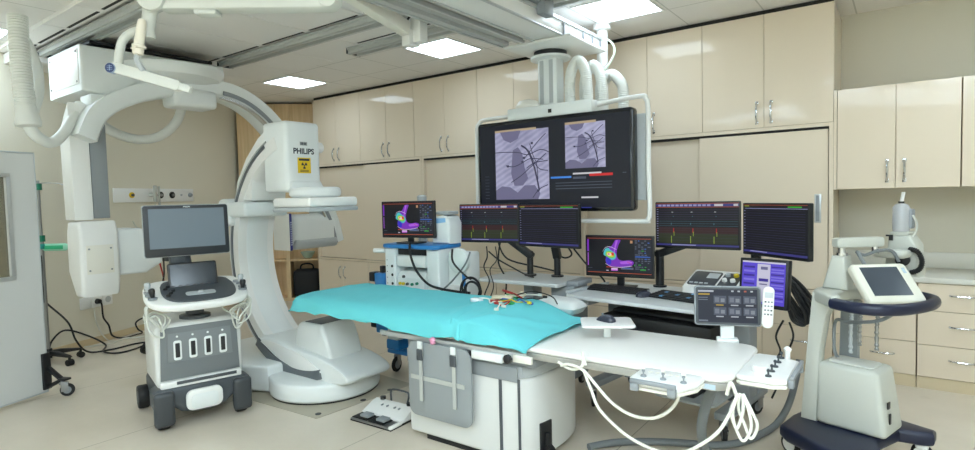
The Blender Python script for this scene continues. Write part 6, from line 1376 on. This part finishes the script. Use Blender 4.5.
g = MB(); g.tube([(-2.70, 3.44, 1.08), (-2.74, 3.42, 0.98), (-2.86, 3.39, 0.84), (-3.0, 3.37, 0.73), (-3.06, 3.37, 0.68)], 0.007, 8, 6)
tag(g.build('thin_cable', CABLEG), 'thin grey cable slanting down to the ports of the blue trolley', 'cable')
g = MB()
g.tube([(-2.74, 3.71, 1.10), (-2.70, 3.66, 1.02), (-2.72, 3.64, 0.94), (-2.64, 3.60, 0.84), (-2.66, 3.56, 0.72), (-2.58, 3.55, 0.62)], 0.005, 6, 6); g.tube([(-2.66, 3.72, 1.10), (-2.62, 3.68, 1.0), (-2.66, 3.64, 0.92), (-2.60, 3.60, 0.80), (-2.62, 3.55, 0.68)], 0.004, 6, 6); g.tube([(-2.72, 3.71, 1.06), (-2.62, 3.70, 1.0), (-2.50, 3.72, 0.94), (-2.40, 3.78, 0.875), (-2.35, 3.80, 0.862)], 0.006, 6, 6)
tag(g.build('cable_tangle', CABLEB), 'thin black cables trailing below the left one of the twin monitors', 'cable')

# ================================================================== CONTRAST INJECTOR CART
INJ = mat('warm white injector plastic', (192, 194, 186), 0.4, noise_amt=0.012)
def injector():
    t = thing('contrast_injector_cart', 'white injector cart with navy base, tilted screen and navy handle loop at right', 'medical cart', (-0.25, 3.6, 0), -16)
    bp = [(-0.27, -0.03), (-0.25, -0.22), (-0.20, -0.27), (0.22, -0.44), (0.29, -0.40), (0.30, -0.33), (0.17, -0.06), (0.20, 0.17), (0.30, 0.205), (0.335, 0.24), (0.325, 0.31), (0.14, 0.345), (-0.18, 0.24), (-0.26, 0.12)]
    g = MB(); g.prism(bp, 'z', 0.125, 0.20, 0.022, seg=3); g.build('base', NAVY, t, label='navy blue base')
    for (x, y) in ((-0.235, -0.12), (0.24, -0.36), (0.28, 0.26), (-0.14, 0.20)):
        g = MB(); g.lathe([(0.034, -0.014), (0.056, -0.014), (0.062, -0.006), (0.062, 0.006), (0.056, 0.014), (0.034, 0.014)], (x, y, 0.062), (0.35, 0.94, 0), 24); w_ = g.build('castor', BLACKR, t)
        g = MB(); g.cyl((x - 0.006, y - 0.017, 0.062), (x + 0.006, y + 0.017, 0.062), 0.040, n=20); g.cyl((x, y, 0.075), (x, y, 0.124), 0.014, n=10); g.box((x - 0.03, y - 0.03, 0.10), (x + 0.03, y + 0.03, 0.1245), 0.008); g.build('hub', WHITE, w_)
    # lower box
    bm = bmesh.new(); bmesh.ops.create_cube(bm, size=1)
    for v in bm.verts:
        top = v.co.z > 0; x0_, x1_, y0_, y1_ = (-0.13, 0.165, -0.045, 0.185) if top else (-0.131, 0.21, -0.06, 0.205)
        v.co = Vector((x0_ if v.co.x < 0 else x1_, y0_ if v.co.y < 0 else y1_, 0.545 if top else 0.201))
    bmesh.ops.bevel(bm, geom=bm.edges[:], offset=0.028, segments=4, affect='EDGES', profile=0.5)
    g = MB(); g.frombm(bm); bx = g.build('power_unit', INJ, t)
    g = MB(); g.prism(rrect(-0.09, -0.01, 0.13, 0.15, 0.03), 'z', 0.5455, 0.552, 0.002); g.build('top_tray', mat('pale tray', (214, 216, 210), 0.35), bx)
    g = MB(); g.box((0.193, 0.0, 0.35), (0.1995, 0.03, 0.385), 0.001); g.box((0.199, 0.005, 0.27), (0.206, 0.025, 0.325), 0.001); g.build('mains_switch', BLACK, bx)
    # portal column
    g = MB(); g.prism([(-0.215, 0.2005), (-0.132, 0.2005), (-0.115, 0.60), (-0.085, 0.80), (-0.03, 0.93), (-0.155, 0.93), (-0.185, 0.60)], 'y', -0.05, 0.03, 0.01); g.build('front_pillar', INJ, t)
    g = MB(); g.prism([(-0.125, 0.2005), (-0.025, 0.2005), (-0.02, 0.92), (-0.11, 0.92)], 'y', 0.22, 0.265, 0.008); g.build('rear_pillar', mat('grey pillar', (150, 156, 158), 0.45), t)
    g = MB(); g.box((-0.115, 0.02, 0.84), (-0.04, 0.23, 0.92), 0.02); g.build('pillar_bridge', INJ, t)
    # deck and navy loop
    deck = [(-0.17, 0.10), (-0.16, -0.02), (-0.09, -0.10), (0.0, -0.20), (0.03, -0.15), (-0.02, -0.05), (-0.02, 0.14), (0.04, 0.24), (0.02, 0.29), (-0.08, 0.26), (-0.15, 0.20)]
    deck = [(p.x, p.y) for p in spline([(x, y, 0) for x, y in deck + deck[:1]], 3)][:-1]
    g = MB(); g.prism(deck, 'z', 0.875, 0.945, 0.018, seg=3); g.build('deck', INJ, t)
    loop = [(0.0, -0.185, 0.905), (0.12, -0.235, 0.905), (0.22, -0.22, 0.905), (0.30, -0.12, 0.905), (0.345, 0.06, 0.905), (0.335, 0.22, 0.905), (0.25, 0.31, 0.905), (0.12, 0.31, 0.905), (0.0, 0.27, 0.905)]
    P = spline(loop, 8); g = MB(); prof = [(0.024 * math.cos(2 * PI * i / 12), 0.03 * math.sin(2 * PI * i / 12)) for i in range(12)]
    g.sweep([tuple(p) for p in P], prof, (0, 0, 1)); g.build('handle_loop', NAVY, t, label='navy blue handle loop', smooth_angle=60)
    g = MB(); g.prism([(0.02, 0.16), (0.10, 0.15), (0.20, 0.17), (0.22, 0.27), (0.05, 0.26)], 'z', 0.925, 0.955, 0.008); g.build('screen_foot', NAVY, t)
    # upper column
    g = MB(); g.prism([(-0.135, 0.9455), (-0.005, 0.9455), (-0.02, 1.13), (-0.085, 1.13), (-0.105, 1.06)], 'y', 0.02, 0.13, 0.015, seg=3); g.build('upper_column', INJ, t)
    g = MB(); g.cyl((-0.05, 0.07, 1.1305), (-0.05, 0.07, 1.145), 0.028, n=18); g.cyl((-0.05, 0.07, 1.145), (-0.05, 0.07, 1.172), 0.018, n=18); g.build('swivel', CHROME, t)
    # arm
    a = Vector((-0.065, 0.06, 1.20)); e = Vector((0.075, 0.27, 1.20)); d = e - a; Ta = frame(tuple(a), d, (0, 0, 1))
    g = MB(); g.prism(rrect(-0.02, -0.026, d.length, 0.028, 0.014), 'z', -0.028, 0.028, 0.008, T=Ta); am = g.build('swing_arm', INJ, t)
    g = MB(); g.cyl(tuple(e + Vector((-0.02, -0.03, -0.065))), tuple(e + Vector((-0.02, -0.03, -0.026))), 0.018, n=14); g.build('arm_joint', CHROME, am)
    g = MB(); g.tube([(0.0, 0.13, 1.15), (0.03, 0.16, 1.13), (0.07, 0.22, 1.15), (0.12, 0.28, 1.15), (0.15, 0.30, 1.09)], 0.009, 8, 5); g.tube([(0.01, 0.12, 1.15), (0.04, 0.11, 1.10), (0.07, 0.10, 1.04)], 0.011, 8, 5); g.build('arm_cable', CABLEG, t)
    g = MB(); g.box((0.02, 0.30, 1.105), (0.18, 0.42, 1.150), 0.02, seg=3); g.build('second_arm', INJ, t)
    # head with syringe
    hb = [(0.03, 0.99), (0.20, 0.99), (0.19, 1.17), (0.155, 1.225), (0.055, 1.225), (0.05, 1.17)]
    g = MB(); g.prism(hb, 'y', 0.44, 0.58, 0.015, seg=3); hd = g.build('injector_head', INJ, t)
    g = MB(); g.box((0.06, 0.45, 1.2255), (0.15, 0.57, 1.245), 0.006); g.build('head_collar', INJ, hd)
    g = MB(); g.box((0.06, 0.432, 1.195), (0.08, 0.4395, 1.225)); g.box((0.045, 0.433, 1.218), (0.08, 0.4395, 1.228)); g.build('red_black_latch', BLACK, hd)
    g = MB(); g.lathe([(0.04, 0), (0.042, 0.02), (0.042, 0.135), (0.03, 0.155), (0.02, 0.16)], (0.10, 0.50, 1.2455), n=24); sy = g.build('syringe_barrel', mat('clear syringe plastic', (190, 192, 196), 0.15, alpha=0.8), hd)
    g = MB(); g.box((0.10, 0.49, 1.26), (0.155, 0.55, 1.375), 0.01); g.build('pressure_jacket', mat('grey jacket', (140, 146, 152), 0.4), sy)
    g = MB(); g.cyl((0.10, 0.50, 1.4065), (0.10, 0.50, 1.418), 0.016, n=14); g.build('syringe_ring', BLACK, sy)
    g = MB(); g.cyl((0.102, 0.50, 1.418), (0.11, 0.50, 1.47), 0.009, n=12); g.build('syringe_tip', WHITE, sy)
    g = MB(); g.tube([(0.16, 0.43, 1.15), (0.20, 0.42, 1.14), (0.222, 0.42, 1.09), (0.21, 0.42, 1.04), (0.17, 0.42, 1.02)], 0.014, 10, 30, radii=lambda u: 0.013 + 0.002 * math.sin(u * 2 * PI * 22)); g.build('coiled_cable', BLACKR, t)
    g = MB(); g.lathe([(0.02, 0), (0.035, 0.01), (0.035, 0.04), (0.02, 0.05)], (0.13, 0.436, 1.09), (0.2, -1, 0), 18); g.build('black_knob', BLACK, hd)
    g = MB(); g.tube([(0.155, 0.50, 1.34), (0.175, 0.5, 1.29), (0.17, 0.5, 1.24), (0.14, 0.48, 1.19)], 0.006, 8, 5); g.build('clear_tube', mat('pale tube', (196, 198, 190), 0.3), hd)
    # tilted screen
    Rl = Matrix.Rotation(math.radians(16), 3, 'Z'); c = Rl @ (Vector((-0.068, 3.62, 1.005)) - Vector((-0.25, 3.6, 0)))
    rt = Rl @ Vector((0.806, 0.592, 0)); up = Rl @ Vector((-0.592 * 0.70, 0.806 * 0.70, 0.71))
    Ts = frame(tuple(c), rt, up)
    g = MB(); g.prism(rrect(-0.148, -0.125, 0.148, 0.125, 0.022), 'z', -0.045, 0.0, 0.012, seg=3, T=Ts); sc = g.build('screen_casing', mat('cream screen case', (222, 220, 206), 0.4), t)
    g = MB(); g.box((-0.107, -0.085, 0.0003), (0.093, 0.098, 0.0015), T=Ts); g.build('screen_glass', mat('slate glass', (64, 72, 82), 0.2), sc)
    g = MB(); g.box((0.112, 0.055, 0.0003), (0.128, 0.09, 0.0025), 0.001, T=Ts); g.build('side_label', mat('bluish label', (166, 184, 200), 0.5), sc)
    g = MB(); g.box((-0.05, -0.08, -0.10), (0.05, 0.0, -0.0455), 0.01, T=Ts); g.build('screen_mount', GREYL, t)
    # hanging straps and cable
    for k, (x, y, l, mm) in enumerate(((-0.02, 0.12, 0.30, GREYL), (0.01, 0.16, 0.26, mat('chain grey', (150, 150, 146), 0.4, 0.5)), (0.08, 0.20, 0.28, mat('chain grey', (150, 150, 146), 0.4, 0.5)))):
        g = MB(); g.tube([(x, y, 0.88), (x + 0.004, y, 0.8), (x - 0.004, y + 0.01, 0.72), (x, y, 0.88 - l)], 0.011, 8, 10, radii=lambda u: 0.010 + 0.003 * math.sin(u * 2 * PI * 18)); g.build('hanging_lead', mm, t)
    g = MB(); g.tube([(0.26, -0.10, 0.885), (0.20, -0.16, 0.84), (0.05, -0.10, 0.80), (-0.06, 0.02, 0.77), (-0.07, 0.03, 0.62), (-0.05, 0.02, 0.57)], 0.009, 8, 7); g.build('deck_cable', CABLEG, t)
injector()
# ---- floor hoses near the injector
g = MB(); g.tube([(-0.56, 4.25, 0.36), (-0.57, 4.2, 0.26), (-0.60, 4.10, 0.10), (-0.64, 3.90, 0.026), (-0.70, 3.66, 0.024), (-0.78, 3.48, 0.024), (-0.90, 3.37, 0.024), (-1.05, 3.31, 0.024), (-1.22, 3.22, 0.024), (-1.38, 3.10, 0.024), (-1.48, 2.96, 0.024)], 0.021, 12, 8)
tag(g.build('floor_hose', CABLEG), 'thick grey hose lying on the floor between the table pedestal and the injector cart', 'hose')
g = MB(); g.tube([(-0.70, 2.80, 0.62), (-0.745, 2.76, 0.52), (-0.79, 2.80, 0.36), (-0.82, 2.95, 0.18), (-0.84, 3.12, 0.06), (-0.88, 3.26, 0.028)], 0.024, 12, 8)
tag(g.build('table_hose', CABLEG), 'grey hose bending down from under the right end of the table to the floor', 'hose')

# ================================================================== CAMERA AND RENDER LOOK
cd = bpy.data.cameras.new('camera'); cam = bpy.data.objects.new('camera', cd); COL.objects.link(cam)
cam.matrix_world = Matrix(((0.806366, -0.009358, 0.591343, 0), (0.590919, 0.053784, -0.804936, 0), (-0.024272, 0.998509, 0.048900, 0), (0, 0, 0, 1)))
cd.sensor_width = 36.0; cd.lens = 20.9985; cd.clip_start = 0.05
cam.location = (0, 0, 1.5)
scene.camera = cam
w = bpy.data.worlds.new('room ambience'); scene.world = w; w.use_nodes = True
w.node_tree.nodes['Background'].inputs[0].default_value = (0.8, 0.82, 0.85, 1); w.node_tree.nodes['Background'].inputs[1].default_value = 0.15
scene.view_settings.view_transform = 'Standard'; scene.view_settings.look = 'None'; scene.view_settings.gamma = 1.0; scene.view_settings.exposure = 0.02
scene.view_settings.use_curve_mapping = False
scene.cycles.max_bounces = 12; scene.cycles.diffuse_bounces = 9; scene.cycles.glossy_bounces = 4; scene.cycles.transparent_max_bounces = 8
